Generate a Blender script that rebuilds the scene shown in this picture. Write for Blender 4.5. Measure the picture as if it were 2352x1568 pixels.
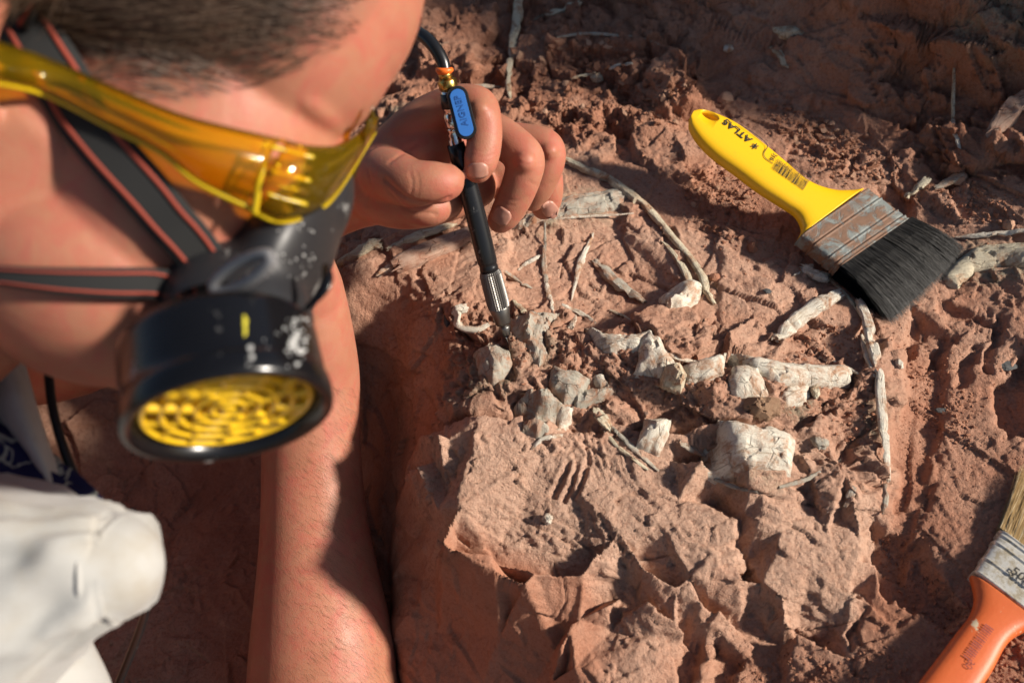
import bpy, bmesh, math, random
import numpy as np
from mathutils import Vector, Matrix, noise as mnoise
from mathutils.bvhtree import BVHTree
random.seed(11); rng = np.random.default_rng(11)
for o in list(bpy.data.objects): bpy.data.objects.remove(o)
scene = bpy.context.scene
col = scene.collection
R = math.radians

# ------------------------------------------------------------------ camera, sky, sun, exposure
CAM_D, PITCH = 0.68, R(50)
cd = bpy.data.cameras.new('camera'); cam = bpy.data.objects.new('camera', cd); col.objects.link(cam)
cam.location = (0, -CAM_D*math.cos(PITCH), CAM_D*math.sin(PITCH))
cam.rotation_euler = (R(90)-PITCH, 0, 0)
cd.lens = 35; cd.sensor_width = 36; cd.clip_start = 0.01; cd.clip_end = 100
cd.dof.use_dof = True; cd.dof.focus_distance = 0.655; cd.dof.aperture_fstop = 6.3
scene.camera = cam
SUN_EL, SUN_AZ = R(33), R(-9)          # low key light from the right
SUN_DIR = Vector((math.cos(SUN_EL)*math.cos(SUN_AZ), math.cos(SUN_EL)*math.sin(SUN_AZ), math.sin(SUN_EL)))
w = bpy.data.worlds.new('World'); scene.world = w; w.use_nodes = True
wn = w.node_tree.nodes; wl = w.node_tree.links
bg = wn['Background']; sky = wn.new('ShaderNodeTexSky'); sky.sky_type = 'NISHITA'
sky.sun_disc = False; sky.sun_elevation = SUN_EL
sky.sun_rotation = math.atan2(SUN_DIR.x, SUN_DIR.y)
wl.new(sky.outputs[0], bg.inputs[0]); bg.inputs[1].default_value = 0.055
sd = bpy.data.lights.new('sun', 'SUN'); sun = bpy.data.objects.new('sun', sd); col.objects.link(sun)
sd.energy = 5.0; sd.angle = R(5); sd.color = (1.0, 0.91, 0.80)
sun.rotation_euler = SUN_DIR.to_track_quat('Z', 'Y').to_euler()
scene.view_settings.view_transform = 'Standard'; scene.view_settings.look = 'None'
scene.view_settings.exposure = 0.54; scene.view_settings.gamma = 1.0; scene.view_settings.use_curve_mapping = False
scene.render.engine = 'CYCLES'
scene.cycles.max_bounces = 8; scene.cycles.transparent_max_bounces = 12

# ------------------------------------------------------------------ helpers: photograph position -> place in the world
CW = 36/35/2352
CAM = np.array(cam.location); FW = np.array((0, math.cos(PITCH), -math.sin(PITCH)))
UP = np.array((0, math.sin(PITCH), math.cos(PITCH))); RT = np.array((1.0, 0, 0))
def ray(px, py): return FW + RT*((px-1176)*CW) + UP*((784-py)*CW)
def P(px, py, z):
    r = ray(px, py); return CAM + r*((z-CAM[2])/r[2])
def PD(px, py, d): return CAM + ray(px, py)*d
def V(a): return Vector((float(a[0]), float(a[1]), float(a[2])))

# ------------------------------------------------------------------ helpers: objects
def tag(o, label=None, cat=None, group=None, kind=None):
    if label: o['label'] = label
    if cat: o['category'] = cat
    if group: o['group'] = group
    if kind: o['kind'] = kind
    return o
def empty(name, loc):
    o = bpy.data.objects.new(name, None); o.location = loc; o.empty_display_size = .01; col.objects.link(o); return o
def link(name, me, m=None, parent=None):
    o = bpy.data.objects.new(name, me); col.objects.link(o)
    if m and not me.materials: me.materials.append(m)
    if parent:
        o.parent = parent
        root = parent
        off = Vector((0, 0, 0))
        while root: off += root.location; root = root.parent
        o.location = -off          # meshes carry world coordinates, parents only have a location
    return o
class MB:
    def __init__(s): s.v = []; s.f = []
    def add(s, vs, fs):
        b = len(s.v); s.v += [tuple(map(float, v)) for v in vs]; s.f += [tuple(b+i for i in f) for f in fs]
    def mesh(s, name, smooth=True):
        me = bpy.data.meshes.new(name); me.from_pydata(s.v, [], s.f); me.update()
        bm = bmesh.new(); bm.from_mesh(me); bmesh.ops.recalc_face_normals(bm, faces=bm.faces); bm.to_mesh(me); bm.free()
        if smooth: me.polygons.foreach_set('use_smooth', [True]*len(me.polygons))
        return me
    def build(s, name, m, parent=None, smooth=True):
        return link(name, s.mesh(name, smooth), m, parent)
def spline(pts, n):
    """Catmull-Rom through the rows of pts (any number of columns), n samples per span"""
    p = np.array(pts, float); q = np.vstack([2*p[0]-p[1], p, 2*p[-1]-p[-2]]); out = []
    for i in range(1, len(q)-2):
        a, b, c, d = q[i-1], q[i], q[i+1], q[i+2]
        for k in range(n):
            t = k/n
            out.append(.5*((2*b)+(c-a)*t+(2*a-5*b+4*c-d)*t*t+(3*b-a-3*c+d)*t**3))
    out.append(p[-1]); return np.array(out)
def tube(mb, pts, rad, n=4, seg=14, cap=True, flat=1.0, ref=(0, 0, 1), fn=None, power=2.0):
    """tapered tube along pts; flat = height/width of the section, fn(i,t,a) scales the radius"""
    q = spline([tuple(p)+(r,) for p, r in zip(pts, rad)], n)
    c = q[:, :3]; r = np.maximum(q[:, 3], 1e-5); m = len(c)
    tg = np.gradient(c, axis=0); tg /= np.linalg.norm(tg, axis=1)[:, None]+1e-12
    ref = np.array(ref, float); rows = []
    cr = []; 
    if cap:
        for k in (85, 60, 30): cr.append((c[0]-tg[0]*r[0]*math.sin(R(k)), r[0]*math.cos(R(k)), tg[0], 0))
    for i in range(m): cr.append((c[i], r[i], tg[i], i/(m-1)))
    if cap:
        for k in (30, 60, 85): cr.append((c[-1]+tg[-1]*r[-1]*math.sin(R(k)), r[-1]*math.cos(R(k)), tg[-1], 1))
    vs = []
    for (cc, rr, t, tt) in cr:
        s = np.cross(t, ref); L = np.linalg.norm(s)
        s = s/L if L > 1e-4 else np.array((1., 0, 0)); nn = np.cross(s, t)
        for j in range(seg):
            a = 2*math.pi*j/seg
            k = fn(tt, a) if fn else 1.0
            ca, sa = math.cos(a), math.sin(a)
            if power != 2.0:
                ca = math.copysign(abs(ca)**(2/power), ca); sa = math.copysign(abs(sa)**(2/power), sa)
            vs.append(cc+s*(ca*rr*k)+nn*(sa*rr*k*flat))
    fs = []; M = len(cr)
    for i in range(M-1):
        for j in range(seg):
            fs.append((i*seg+j, i*seg+(j+1) % seg, (i+1)*seg+(j+1) % seg, (i+1)*seg+j))
    fs.append(tuple(range(seg-1, -1, -1))); fs.append(tuple((M-1)*seg+j for j in range(seg)))
    mb.add(vs, fs)
def ellipsoid(mb, c, ax, n=24):
    """ax = three scaled axis vectors"""
    vs = []; fs = []
    for i in range(n+1):
        th = math.pi*(i if 0 < i < n else (0.02 if i == 0 else n-.02))/n
        for j in range(2*n):
            ph = math.pi*j/n
            vs.append(np.array(c)+ax[0]*math.sin(th)*math.cos(ph)+ax[1]*math.sin(th)*math.sin(ph)+ax[2]*math.cos(th))
    for i in range(n):
        for j in range(2*n):
            fs.append((i*2*n+j, i*2*n+(j+1) % (2*n), (i+1)*2*n+(j+1) % (2*n), (i+1)*2*n+j))
    fs.append(tuple(range(2*n))); fs.append(tuple(n*2*n+j for j in range(2*n-1, -1, -1)))
    mb.add(vs, fs)
def sheet(mb, rows, thick):
    """rows[i][j] points -> a closed slab of the given thickness"""
    g = np.array(rows, float); a, b = g.shape[:2]
    du = np.gradient(g, axis=0); dv = np.gradient(g, axis=1); nn = np.cross(du, dv)
    nn /= np.linalg.norm(nn, axis=2)[..., None]+1e-12
    t = g+nn*thick/2; u = g-nn*thick/2
    vs = list(t.reshape(-1, 3))+list(u.reshape(-1, 3)); N = a*b; fs = []
    for i in range(a-1):
        for j in range(b-1):
            q = (i*b+j, (i+1)*b+j, (i+1)*b+j+1, i*b+j+1); fs.append(q); fs.append(tuple(N+k for k in reversed(q)))
    for i in range(a-1):
        fs.append((i*b, N+i*b, N+(i+1)*b, (i+1)*b)); k = b-1
        fs.append((i*b+k, (i+1)*b+k, N+(i+1)*b+k, N+i*b+k))
    for j in range(b-1):
        fs.append((j, j+1, N+j+1, N+j)); k = (a-1)*b
        fs.append((k+j, N+k+j, N+k+j+1, k+j+1))
    mb.add(vs, fs)

# ------------------------------------------------------------------ materials
def mat(name, base=(.5, .5, .5), rough=.6, metal=0.0, spec=.5, **kw):
    m = bpy.data.materials.new(name); m.use_nodes = True
    b = m.node_tree.nodes['Principled BSDF']
    b.inputs['Base Color'].default_value = (*base, 1); b.inputs['Roughness'].default_value = rough
    b.inputs['Metallic'].default_value = metal; b.inputs['Specular IOR Level'].default_value = spec
    for k, v in kw.items(): b.inputs[k].default_value = v
    return m
class NT:
    """small node-tree writer"""
    def __init__(s, m): s.t = m.node_tree; s.n = s.t.nodes; s.b = s.n['Principled BSDF']; s.tc = s.n.new('ShaderNodeTexCoord')
    def new(s, typ, **kw):
        x = s.n.new(typ)
        for k, v in kw.items(): setattr(x, k, v)
        return x
    def to(s, a, b): s.t.links.new(a, b)
    def put(s, sock, v):
        if hasattr(v, 'is_output'): s.to(v, sock)
        elif isinstance(v, tuple) and len(v) == 3 and sock.type == 'RGBA': sock.default_value = (*v, 1)
        else: sock.default_value = v
    def noise(s, scale, detail=5, rough=.6, vec=None, stretch=None, dist=0.0):
        x = s.new('ShaderNodeTexNoise'); x.inputs['Scale'].default_value = scale; x.inputs['Detail'].default_value = detail
        x.inputs['Roughness'].default_value = rough; x.inputs['Distortion'].default_value = dist
        v = vec or s.tc.outputs['Object']
        if stretch:
            mp = s.new('ShaderNodeMapping'); mp.inputs['Scale'].default_value = stretch; s.to(v, mp.inputs[0]); v = mp.outputs[0]
        s.to(v, x.inputs['Vector']); return x.outputs['Fac']
    def voro(s, scale, feat='F1', vec=None, stretch=None):
        x = s.new('ShaderNodeTexVoronoi'); x.feature = feat; x.inputs['Scale'].default_value = scale
        v = vec or s.tc.outputs['Object']
        if stretch:
            mp = s.new('ShaderNodeMapping'); mp.inputs['Scale'].default_value = stretch; s.to(v, mp.inputs[0]); v = mp.outputs[0]
        s.to(v, x.inputs['Vector']); return x.outputs['Distance']
    def ramp(s, fac, stops):
        x = s.new('ShaderNodeValToRGB'); e = x.color_ramp.elements
        while len(e) < len(stops): e.new(.5)
        for k, (p, c) in zip(e, stops): k.position = p; k.color = (*c, 1) if isinstance(c, tuple) else (c, c, c, 1)
        s.to(fac, x.inputs[0]); return x.outputs[0]
    def mix(s, fac, a, b, mode='MIX'):
        x = s.new('ShaderNodeMix', data_type='RGBA', blend_type=mode)
        s.put(x.inputs[0], fac); s.put(x.inputs[6], a); s.put(x.inputs[7], b); return x.outputs[2]
    def math(s, op, a, b=0.0):
        x = s.new('ShaderNodeMath', operation=op); s.put(x.inputs[0], a); s.put(x.inputs[1], b); return x.outputs[0]
    def bump(s, h, dist, strength=1.0, normal=None):
        x = s.new('ShaderNodeBump'); x.inputs['Strength'].default_value = strength; x.inputs['Distance'].default_value = dist
        s.to(h, x.inputs['Height'])
        if normal: s.to(normal, x.inputs['Normal'])
        return x.outputs[0]
    def color(s, c): s.put(s.b.inputs['Base Color'], c)
    def rough(s, c): s.put(s.b.inputs['Roughness'], c)
    def normal(s, c): s.to(c, s.b.inputs['Normal'])

def rock_material(name):
    m = mat(name, rough=.93, spec=.15); t = NT(m)
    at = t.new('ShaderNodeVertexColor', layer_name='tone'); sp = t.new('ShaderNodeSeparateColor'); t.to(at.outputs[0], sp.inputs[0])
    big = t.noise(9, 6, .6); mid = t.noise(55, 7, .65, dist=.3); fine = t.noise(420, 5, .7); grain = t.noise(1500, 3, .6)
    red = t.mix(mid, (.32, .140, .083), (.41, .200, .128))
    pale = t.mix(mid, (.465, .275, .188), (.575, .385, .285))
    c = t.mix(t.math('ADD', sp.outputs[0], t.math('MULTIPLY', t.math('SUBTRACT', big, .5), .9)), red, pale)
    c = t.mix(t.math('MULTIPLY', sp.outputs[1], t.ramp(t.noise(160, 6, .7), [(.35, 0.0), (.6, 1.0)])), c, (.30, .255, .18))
    c = t.mix(t.ramp(fine, [(.30, .55), (.52, 0.0)]), c, (.23, .085, .045))
    c = t.mix(t.ramp(grain, [(.55, 0.0), (.8, .35)]), c, (.58, .39, .27))
    spots = t.ramp(t.voro(48), [(.05, 1.0), (.085, 0.0)])
    c = t.mix(t.math('MULTIPLY', spots, t.ramp(t.noise(14, 2), [(.56, 0.0), (.66, .7)])), c, (.16, .12, .10))
    t.color(c)
    pits = t.ramp(t.voro(330), [(.0, 0.0), (.35, 1.0)])
    h = t.math('ADD', t.math('MULTIPLY', fine, 1.1), t.math('ADD', t.math('MULTIPLY', grain, .45), t.math('MULTIPLY', pits, .3)))
    h = t.math('MULTIPLY', h, t.math('ADD', t.math('MULTIPLY', sp.outputs[2], .9), .25))
    t.normal(t.bump(h, .0021, .95)); return m
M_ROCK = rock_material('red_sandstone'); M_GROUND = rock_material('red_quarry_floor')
def chip_material(name, a, b):
    m = mat(name, rough=.95, spec=.12); t = NT(m)
    oi = t.new('ShaderNodeObjectInfo')
    c = t.mix(t.noise(300, 5, .7), a, b)
    c = t.mix(t.math('MULTIPLY', oi.outputs['Random'], .5), c, tuple(k*.62 for k in a)); t.color(c)
    t.normal(t.bump(t.noise(900, 5, .7), .0011, .7)); return m
M_CHIP = chip_material('red_rock_chip', (.31, .135, .078), (.43, .225, .145))
M_CHIPP = chip_material('pale_rock_chip', (.45, .25, .16), (.56, .36, .25))
def bone_material(name, a, b, stain, amount=.5, cracks=1.0):
    """bone_co: a position along / around each bone, so that grain and cracks follow its length"""
    m = mat(name, rough=.72, spec=.3); t = NT(m)
    at = t.new('ShaderNodeAttribute', attribute_name='bone_co'); co = at.outputs['Vector']
    n = t.noise(140, 7, .7, dist=.5); c = t.mix(n, a, b)
    grain = t.noise(420, 5, .7, vec=co, stretch=(1, 1, .14), dist=.4)
    c = t.mix(t.ramp(grain, [(.36, .55), (.46, 0.0)]), c, (.30, .20, .11))
    c = t.mix(t.ramp(t.noise(85, 8, .75, dist=.6), [(.545-.12*amount, 0.0), (.64, 1.0)]), c, stain)
    cr = t.ramp(t.voro(170, 'DISTANCE_TO_EDGE', vec=co, stretch=(1, 1, .35)), [(.0, .9*cracks), (.03, 0.0)])
    cr = t.math('MULTIPLY', cr, t.ramp(t.noise(110, 4, .6), [(.47, 0.0), (.56, 1.0)]))
    fine = t.ramp(grain, [(.40, 1.0), (.415, 0.0)])
    c = t.mix(cr, c, (.09, .055, .03))
    c = t.mix(t.ramp(t.noise(800, 4, .7), [(.58, 0.0), (.70, .5)]), c, (.22, .13, .07)); t.color(c)
    h = t.math('ADD', t.math('MULTIPLY', grain, 1.2), t.math('SUBTRACT', t.noise(900, 5, .75), t.math('MULTIPLY', cr, 1.2)))
    t.normal(t.bump(h, .0013, .9)); return m
M_BONE_W = bone_material('white_bone', (.66, .59, .46), (.74, .70, .61), (.42, .22, .12), .6, .55)
M_BONE_Y = bone_material('tan_bone', (.55, .47, .32), (.66, .60, .46), (.38, .20, .11), .5, .6)
M_BONE_G = bone_material('grey_bone', (.36, .33, .26), (.48, .45, .38), (.38, .18, .10), .8, .6)
M_BONE_P = bone_material('pinkish_bone', (.42, .25, .18), (.52, .37, .28), (.34, .16, .10), .6)
# ------------------------------------------------------------------ terrain: numpy noise
_perm = rng.permutation(256); _perm = np.concatenate([_perm, _perm, _perm])
_gr = rng.uniform(0, 2*math.pi, 256); _gx, _gy = np.cos(_gr), np.sin(_gr)
_ra = rng.random((256, 5))
def perlin(x, y):
    xi = np.floor(x).astype(int); yi = np.floor(y).astype(int); fx = x-xi; fy = y-yi
    u = fx*fx*fx*(fx*(fx*6-15)+10); v = fy*fy*fy*(fy*(fy*6-15)+10)
    def g(ix, iy, dx, dy):
        h = _perm[_perm[ix & 255]+(iy & 255)]; return _gx[h]*dx+_gy[h]*dy
    a = g(xi, yi, fx, fy); b = g(xi+1, yi, fx-1, fy); c = g(xi, yi+1, fx, fy-1); d = g(xi+1, yi+1, fx-1, fy-1)
    return (a+(b-a)*u)+((c+(d-c)*u)-(a+(b-a)*u))*v
def fbm(x, y, f, octs, gain=.5, ridged=False):
    s = 0; a = 1.0
    for k in range(octs):
        n = perlin(x*f+17.3*k, y*f-9.1*k)
        s = s+a*((.5-np.abs(n)*1.6) if ridged else n); a *= gain; f *= 2.03
    return s
def cells(x, y, size, tilt, off, seed=0, jit=.9):
    """broken-rock facets: nearest-cell planes with a random tilt and height; returns height and edge distance"""
    X = x/size+seed*7.7; Y = y/size-seed*3.1
    xi = np.floor(X).astype(int); yi = np.floor(Y).astype(int)
    best = np.full(x.shape, 9e9); sec = np.full(x.shape, 9e9); h = np.zeros(x.shape)
    for dx in (-1, 0, 1):
        for dy in (-1, 0, 1):
            k = _perm[_perm[(xi+dx) & 255]+((yi+dy+seed) & 255)]
            cx = xi+dx+.5+jit*(_ra[k, 0]-.5); cy = yi+dy+.5+jit*(_ra[k, 1]-.5)
            d = (X-cx)**2+(Y-cy)**2
            hh = off*(2*_ra[k, 2]-1)+size*tilt*((2*_ra[k, 3]-1)*(X-cx)+(2*_ra[k, 4]-1)*(Y-cy))*2
            nb = d < best
            sec = np.where(nb, best, np.minimum(sec, d)); h = np.where(nb, hh, h); best = np.where(nb, d, best)
    return h, np.sqrt(sec)-np.sqrt(best)
# macro shape: photograph position and height in mm, thin-plate spline in the ground plane
CTRL = [(2352,-60,140),(2100,-40,114),(1900,-20,87),(1600,-20,56),(1300,-20,32),(1000,-20,20),(700,0,12),
 (2352,200,80),(2160,210,60),(1900,200,40),(1600,200,25),(1300,200,14),(1000,200,10),(1800,90,50),(1480,90,32),
 (2300,450,36),(2000,400,22),(1700,400,16),(1500,330,17),(1400,400,15),(2150,480,16),
 (1300,480,17),(1000,560,12),(800,560,0),(790,690,-6),(1150,600,12),
 (1600,600,13),(1750,620,13),(1900,650,12),(2200,600,12),(2300,700,10),(1700,740,13),(1850,770,13),(1980,760,12),
 (1500,650,12),(1250,600,11),(1350,620,9),(1420,700,10),
 (1150,720,20),(1250,750,25),(1450,770,31),(1600,820,31),(1750,850,28),(1900,870,19),(2020,880,12),
 (1100,820,18),(1050,900,10),(1200,900,23),(1350,900,21),
 (1250,1050,8),(1500,1050,8),(1100,1130,0),(1350,1180,-3),(1550,1200,-3),(1250,1280,-14),(1600,1300,-14),
 (1750,1000,18),(1900,1000,8),(2000,1050,0),(1850,1150,-2),(1800,1300,-14),(1900,1400,-24),(2030,1180,-6),
 (2120,900,0),(2250,900,4),(2200,1100,-3),(2300,1250,0),(2100,1300,-13),(2050,1450,-18),(2300,1500,-10),
 (1800,1560,-36),(1600,1500,-32),(1700,1420,-40),(1450,1500,-30),(1400,1400,-26),
 (1250,1430,-52),(1050,1450,-96),(1100,1560,-100),(930,1300,-105),(960,1130,-55),(890,1000,-92),(870,870,-64),
 (935,800,-18),(965,720,5),(700,900,-145),(500,1200,-178),(300,1500,-185),(700,1500,-168),(300,900,-190),(0,1000,-195),
 (500,600,-70),(200,300,-55),(600,250,-10),(2352,1000,6),(2352,800,12)]
_cz = np.array([c[2]*1e-3 for c in CTRL]); _cp = np.array([P(c[0], c[1], c[2]*1e-3)[:2] for c in CTRL])
def _phi(r2): return .5*r2*np.log(r2+1e-12)
_n = len(CTRL); _A = np.zeros((_n+3, _n+3)); _d2 = ((_cp[:, None]-_cp[None])**2).sum(-1)
_A[:_n, :_n] = _phi(_d2)+np.eye(_n)*2e-5; _A[:_n, _n] = 1; _A[:_n, n2:=_n+1] = _cp[:, 0]; _A[:_n, _n+2] = _cp[:, 1]; _A[_n:, :_n] = _A[:_n, _n:].T
_w = np.linalg.solve(_A, np.concatenate([_cz, [0, 0, 0]]))
def macro(x, y):
    x = np.clip(x, -.56, .56); y = np.clip(y, -.33, .52)
    s = _w[_n]+_w[_n+1]*x+_w[_n+2]*y
    for i in range(_n): s = s+_w[i]*_phi((x-_cp[i, 0])**2+(y-_cp[i, 1])**2)
    return np.clip(s, -.21, .15)
# the grid: fine where the camera looks, stretched far beyond it
xs = np.concatenate([-(.52+np.geomspace(.003, 2.5, 60))[::-1], np.linspace(-.52, .52, 1000), .52+np.geomspace(.003, 2.5, 60)])
yi = [-.30]
while yi[-1] < .50: yi.append(yi[-1]+np.interp(yi[-1], [-.3, -.2, .1, .5], [.0011, .0008, .0010, .0016]))
ys = np.concatenate([-(.30+np.geomspace(.003, 2.0, 50))[::-1], np.array(yi), yi[-1]+np.geomspace(.003, 2.5, 60)])
GX, GY = np.meshgrid(xs, ys); NX, NY = len(xs), len(ys)
def cellval(x, y, size, seed):
    X = x/size+seed*5.3; Y = y/size-seed*2.9; xi = np.floor(X).astype(int); yi = np.floor(Y).astype(int); best = np.full(x.shape, 9e9); a = np.zeros(x.shape); b_ = np.zeros(x.shape)
    for dx in (-1, 0, 1):
        for dy in (-1, 0, 1):
            k = _perm[_perm[(xi+dx) & 255]+((yi+dy+seed) & 255)]; d = (X-xi-dx-.5-.9*(_ra[k, 0]-.5))**2+(Y-yi-dy-.5-.9*(_ra[k, 1]-.5))**2
            nb = d < best; a = np.where(nb, _ra[k, 2]-.5, a); b_ = np.where(nb, _ra[k, 3]-.5, b_); best = np.where(nb, d, best)
    return a, b_
_a1, _b1 = cellval(GX, GY, .020, 3); _a2, _b2 = cellval(GX, GY, .007, 6)          # jagged, angular warp for broken edges
def blur(Z, n):
    for k in range(n):
        Z = (np.roll(Z, 1, 0)+np.roll(Z, -1, 0)+2*Z)/4; Z = (np.roll(Z, 1, 1)+np.roll(Z, -1, 1)+2*Z)/4
    return Z
wx = blur(_a1*.007+_a2*.0025, 3)+fbm(GX, GY, 200, 2)*.0008; wy = blur(_b1*.007+_b2*.0025, 3)+fbm(GX+3, GY-5, 200, 2)*.0008
H = macro(GX, GY)
# unseen bank added beyond the right edge to shade the top corner
H = H+np.clip((GX-.56)/.10, 0, 1)**2*np.clip((GY-.055)*2.1, 0, .55)*(1+.30*perlin(GX*9, GY*14))
_tw = np.arange(.40, 1.35, .0015)
def surf(x, y):
    i = np.clip(np.searchsorted(ys, y)-1, 0, NY-2); j = np.clip(np.searchsorted(xs, x)-1, 0, NX-2)
    u = (x-xs[j])/(xs[j+1]-xs[j]); v = (y-ys[i])/(ys[i+1]-ys[i])
    return H[i, j]*(1-u)*(1-v)+H[i, j+1]*u*(1-v)+H[i+1, j]*(1-u)*v+H[i+1, j+1]*u*v
def W(px, py, extra=0.0):
    """photograph position -> ground x, y where the line of sight meets the present surface (raised by extra)"""
    q = CAM[None]+_tw[:, None]*ray(px, py)[None]
    k = int(np.argmax(q[:, 2]-surf(q[:, 0], q[:, 1])-extra < 0)); return q[k][:2]
def poly_sd(poly, X, Y):
    """signed distance (negative inside) to a polygon"""
    d = np.full(X.shape, 9e9); ins = np.zeros(X.shape, bool); n = len(poly)
    for i in range(n):
        a = poly[i]; b = poly[(i+1) % n]; e = b-a
        wxx = X-a[0]; wyy = Y-a[1]; t = np.clip((wxx*e[0]+wyy*e[1])/(e@e+1e-12), 0, 1)
        d = np.minimum(d, (wxx-e[0]*t)**2+(wyy-e[1]*t)**2)
        c = ((a[1] <= Y) & (b[1] > Y)) | ((b[1] <= Y) & (a[1] > Y))
        xc = a[0]+(Y-a[1])/(b[1]-a[1]+1e-15)*e[0]; ins ^= c & (X < xc)
    d = np.sqrt(d); return np.where(ins, -d, d)
def window(poly, pad):
    lo = poly.min(0)-pad; hi = poly.max(0)+pad
    i0, i1 = np.searchsorted(ys, [lo[1], hi[1]]); j0, j1 = np.searchsorted(xs, [lo[0], hi[0]])
    return slice(max(i0-1, 0), i1+1), slice(max(j0-1, 0), j1+1)
def wpoly(pts, extra=0.0): return np.array([W(*p, extra) for p in pts])
def region(pts, soft=.003, warp=1.0, extra=0.0):
    """0..1 mask of a photograph polygon on the ground"""
    p = wpoly(pts, extra); s = window(p, soft*3+.012); m = np.zeros(GX.shape)
    d = poly_sd(p, GX[s]+wx[s]*warp, GY[s]+wy[s]*warp)
    m[s] = 1/(1+np.exp(np.clip(d/(soft*.22), -30, 30))); return m
def ledge(pts, dz, soft=.003, warp=1.0):
    global H
    H = H+region(pts, soft, warp, max(dz, 0)*1e-3)*dz*1e-3
# big blocks and ledges
BLOCK = [(1000,960),(950,1060),(930,1100),(985,1180),(990,1235),(1130,1285),(1250,1335),(1400,1300),(1470,1310),(1540,1360),(1620,1335),
         (1700,1310),(1770,1345),(1800,1390),(1800,1436),(1860,1455),(1900,1430),(1978,1425),(2005,1300),(2045,1190),(2062,1000),(2082,830),(2075,690),
         (1900,640),(1650,560),(1430,470),(1250,480),(1060,560),(1010,700),(1050,820)]
ledge([(1750,1010),(2049,1040),(2078,830),(2060,760),(1900,960)], 9, .003, 1.0)
ledge([(1130,890),(1240,930),(1210,1010),(1140,960)], -10, .005)
ledge([(1650,560),(1850,620),(1900,700),(1700,830),(1650,720)], 3, .004)
ledge([(1180,520),(1420,500),(1530,600),(1560,680),(1450,740),(1280,740),(1160,660)], -6, .006)
ledge([(1460,720),(1500,690),(1600,690),(1640,740),(1620,800),(1500,780)], 9, .004)
ledge([(1880,760),(1990,740),(2000,850),(1930,820)], -5, .004)
# the angular front of the block: planar facets between hand-placed corners (photograph position, height in mm)
TIN = [(1010,1000,14),(1100,962,20),(1250,990,15),(1400,1000,13),(1480,1030,12),(1545,1010,15),(1600,1000,18),(1655,972,27),(1815,1010,19),(1900,1010,12),(2000,1030,9),(2049,1051,7),
 (1062,1160,4),(1018,1239,-2),(1043,1265,-4),(1131,1277,-6),(1137,1315,-9),(1200,1337,-12),(1225,1315,-10),(1338,1315,-10),(1370,1284,-7),(1420,1214,-1),(1477,1302,-9),(1552,1346,-13),(1583,1321,-10),(1640,1302,-8),(1690,1326,-10),(1692,1284,-6),(1676,1252,-4),(1682,1198,1),(1655,1192,0),
 (1300,1100,4),(1450,1130,1),(1560,1150,0),(1600,1215,-1),(1400,1060,8),(1250,1040,10),(1530,1210,0),(1439,1302,-21),(1425,1280,-17),
 (1131,1292,-24),(1040,1292,-30),(1200,1356,-30),(1338,1333,-26),(1240,1335,-26),(1372,1300,-22),(1480,1318,-25),(1550,1362,-27),
 (1330,1420,-36),(1275,1568,-62),(1180,1400,-46),(1150,1470,-66),(1000,1335,-66),(1010,1450,-96),(1100,1590,-98),(1290,1345,-28),
 (1395,1392,-25),(1313,1453,-34),(1294,1491,-38),(1326,1535,-42),(1357,1600,-46),(1298,1462,-52),(1278,1500,-58),(1308,1550,-62),(1385,1385,-38),(1450,1485,-35),(1480,1560,-40),
 (1492,1384,-17),(1558,1359,-16),(1640,1340,-14),(1695,1340,-13),(1615,1392,-20),(1552,1424,-24),(1508,1399,-20),
 (1474,1392,-34),(1430,1370,-36),(1408,1442,-41),(1442,1462,-39),(1500,1418,-35),(1462,1348,-30),(1502,1456,-34),
 (1692,1358,-36),(1624,1406,-37),(1562,1444,-38),(1600,1490,-40),(1700,1455,-44),(1500,1590,-44),(1700,1600,-47),
 (1709,1265,-5),(1716,1328,-12),(1753,1340,-13),(1797,1378,-17),(1804,1416,-20),(1835,1460,-25),(1936,1450,-25),(1944,1438,-24),(1955,1365,-17),(1973,1284,-11),(1986,1240,-7),(2024,1133,2),
 (1850,1300,-11),(1800,1220,-3),(1900,1230,-5),(1745,1198,2),(1703,1300,-28),(1694,1240,-18),
 (1708,1348,-32),(1720,1404,-40),(1752,1446,-44),(1795,1486,-46),(1834,1482,-42),(1940,1468,-36),(1885,1482,-40),(1964,1372,-26),(1984,1290,-20),(2000,1244,-16),(2042,1142,-6),(2064,1055,-2),
 (1622,1052,22),(1720,1078,17),(1806,1090,13),(1646,1092,5),(1753,1130,6),(1806,1108,5),(1749,1189,-1),(1709,1184,-7),(1598,1112,-22),(1640,1160,-24),(1700,1199,-14),(1568,1085,-9),(1610,1064,-6),(1590,1040,3),(1545,1060,5),
 (1936,1051,14),(1946,1078,12),(1920,1140,6),(1915,1166,3),(1848,1128,-8),(1848,1098,2),(1880,1174,-6),(1960,1160,4),(1930,1184,-9),(2020,1162,-3),(1870,1080,7),
 (955,1070,-9),(975,1110,-11),(1008,1172,-9),(1040,1012,8),(1054,1140,3),(1000,1060,-12),(1028,1132,-14),(940,1000,-26),(925,1100,-54),(955,1185,-46),(985,1245,-42),
 (1790,1610,-48),(1960,1520,-26),(2005,1390,-22),(2025,1300,-18),(2060,1170,-8),(890,1200,-90),(890,1320,-104),(880,1480,-116),(930,1620,-120),(1180,1640,-100),(1330,1660,-62)]
TIN_E = [(12,13),(13,14),(14,15),(15,16),(16,17),(17,18),(18,19),(19,20),(20,21),(21,22),(22,23),(23,24),(24,25),(25,26),(26,27),(27,28),(28,29),(29,30)]
from mathutils.geometry import delaunay_2d_cdt
_tp = np.array([P(a, b, c*1e-3) for a, b, c in TIN])
_r = delaunay_2d_cdt([Vector(p[:2]) for p in _tp], TIN_E, [], 0, 1e-7)
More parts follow.
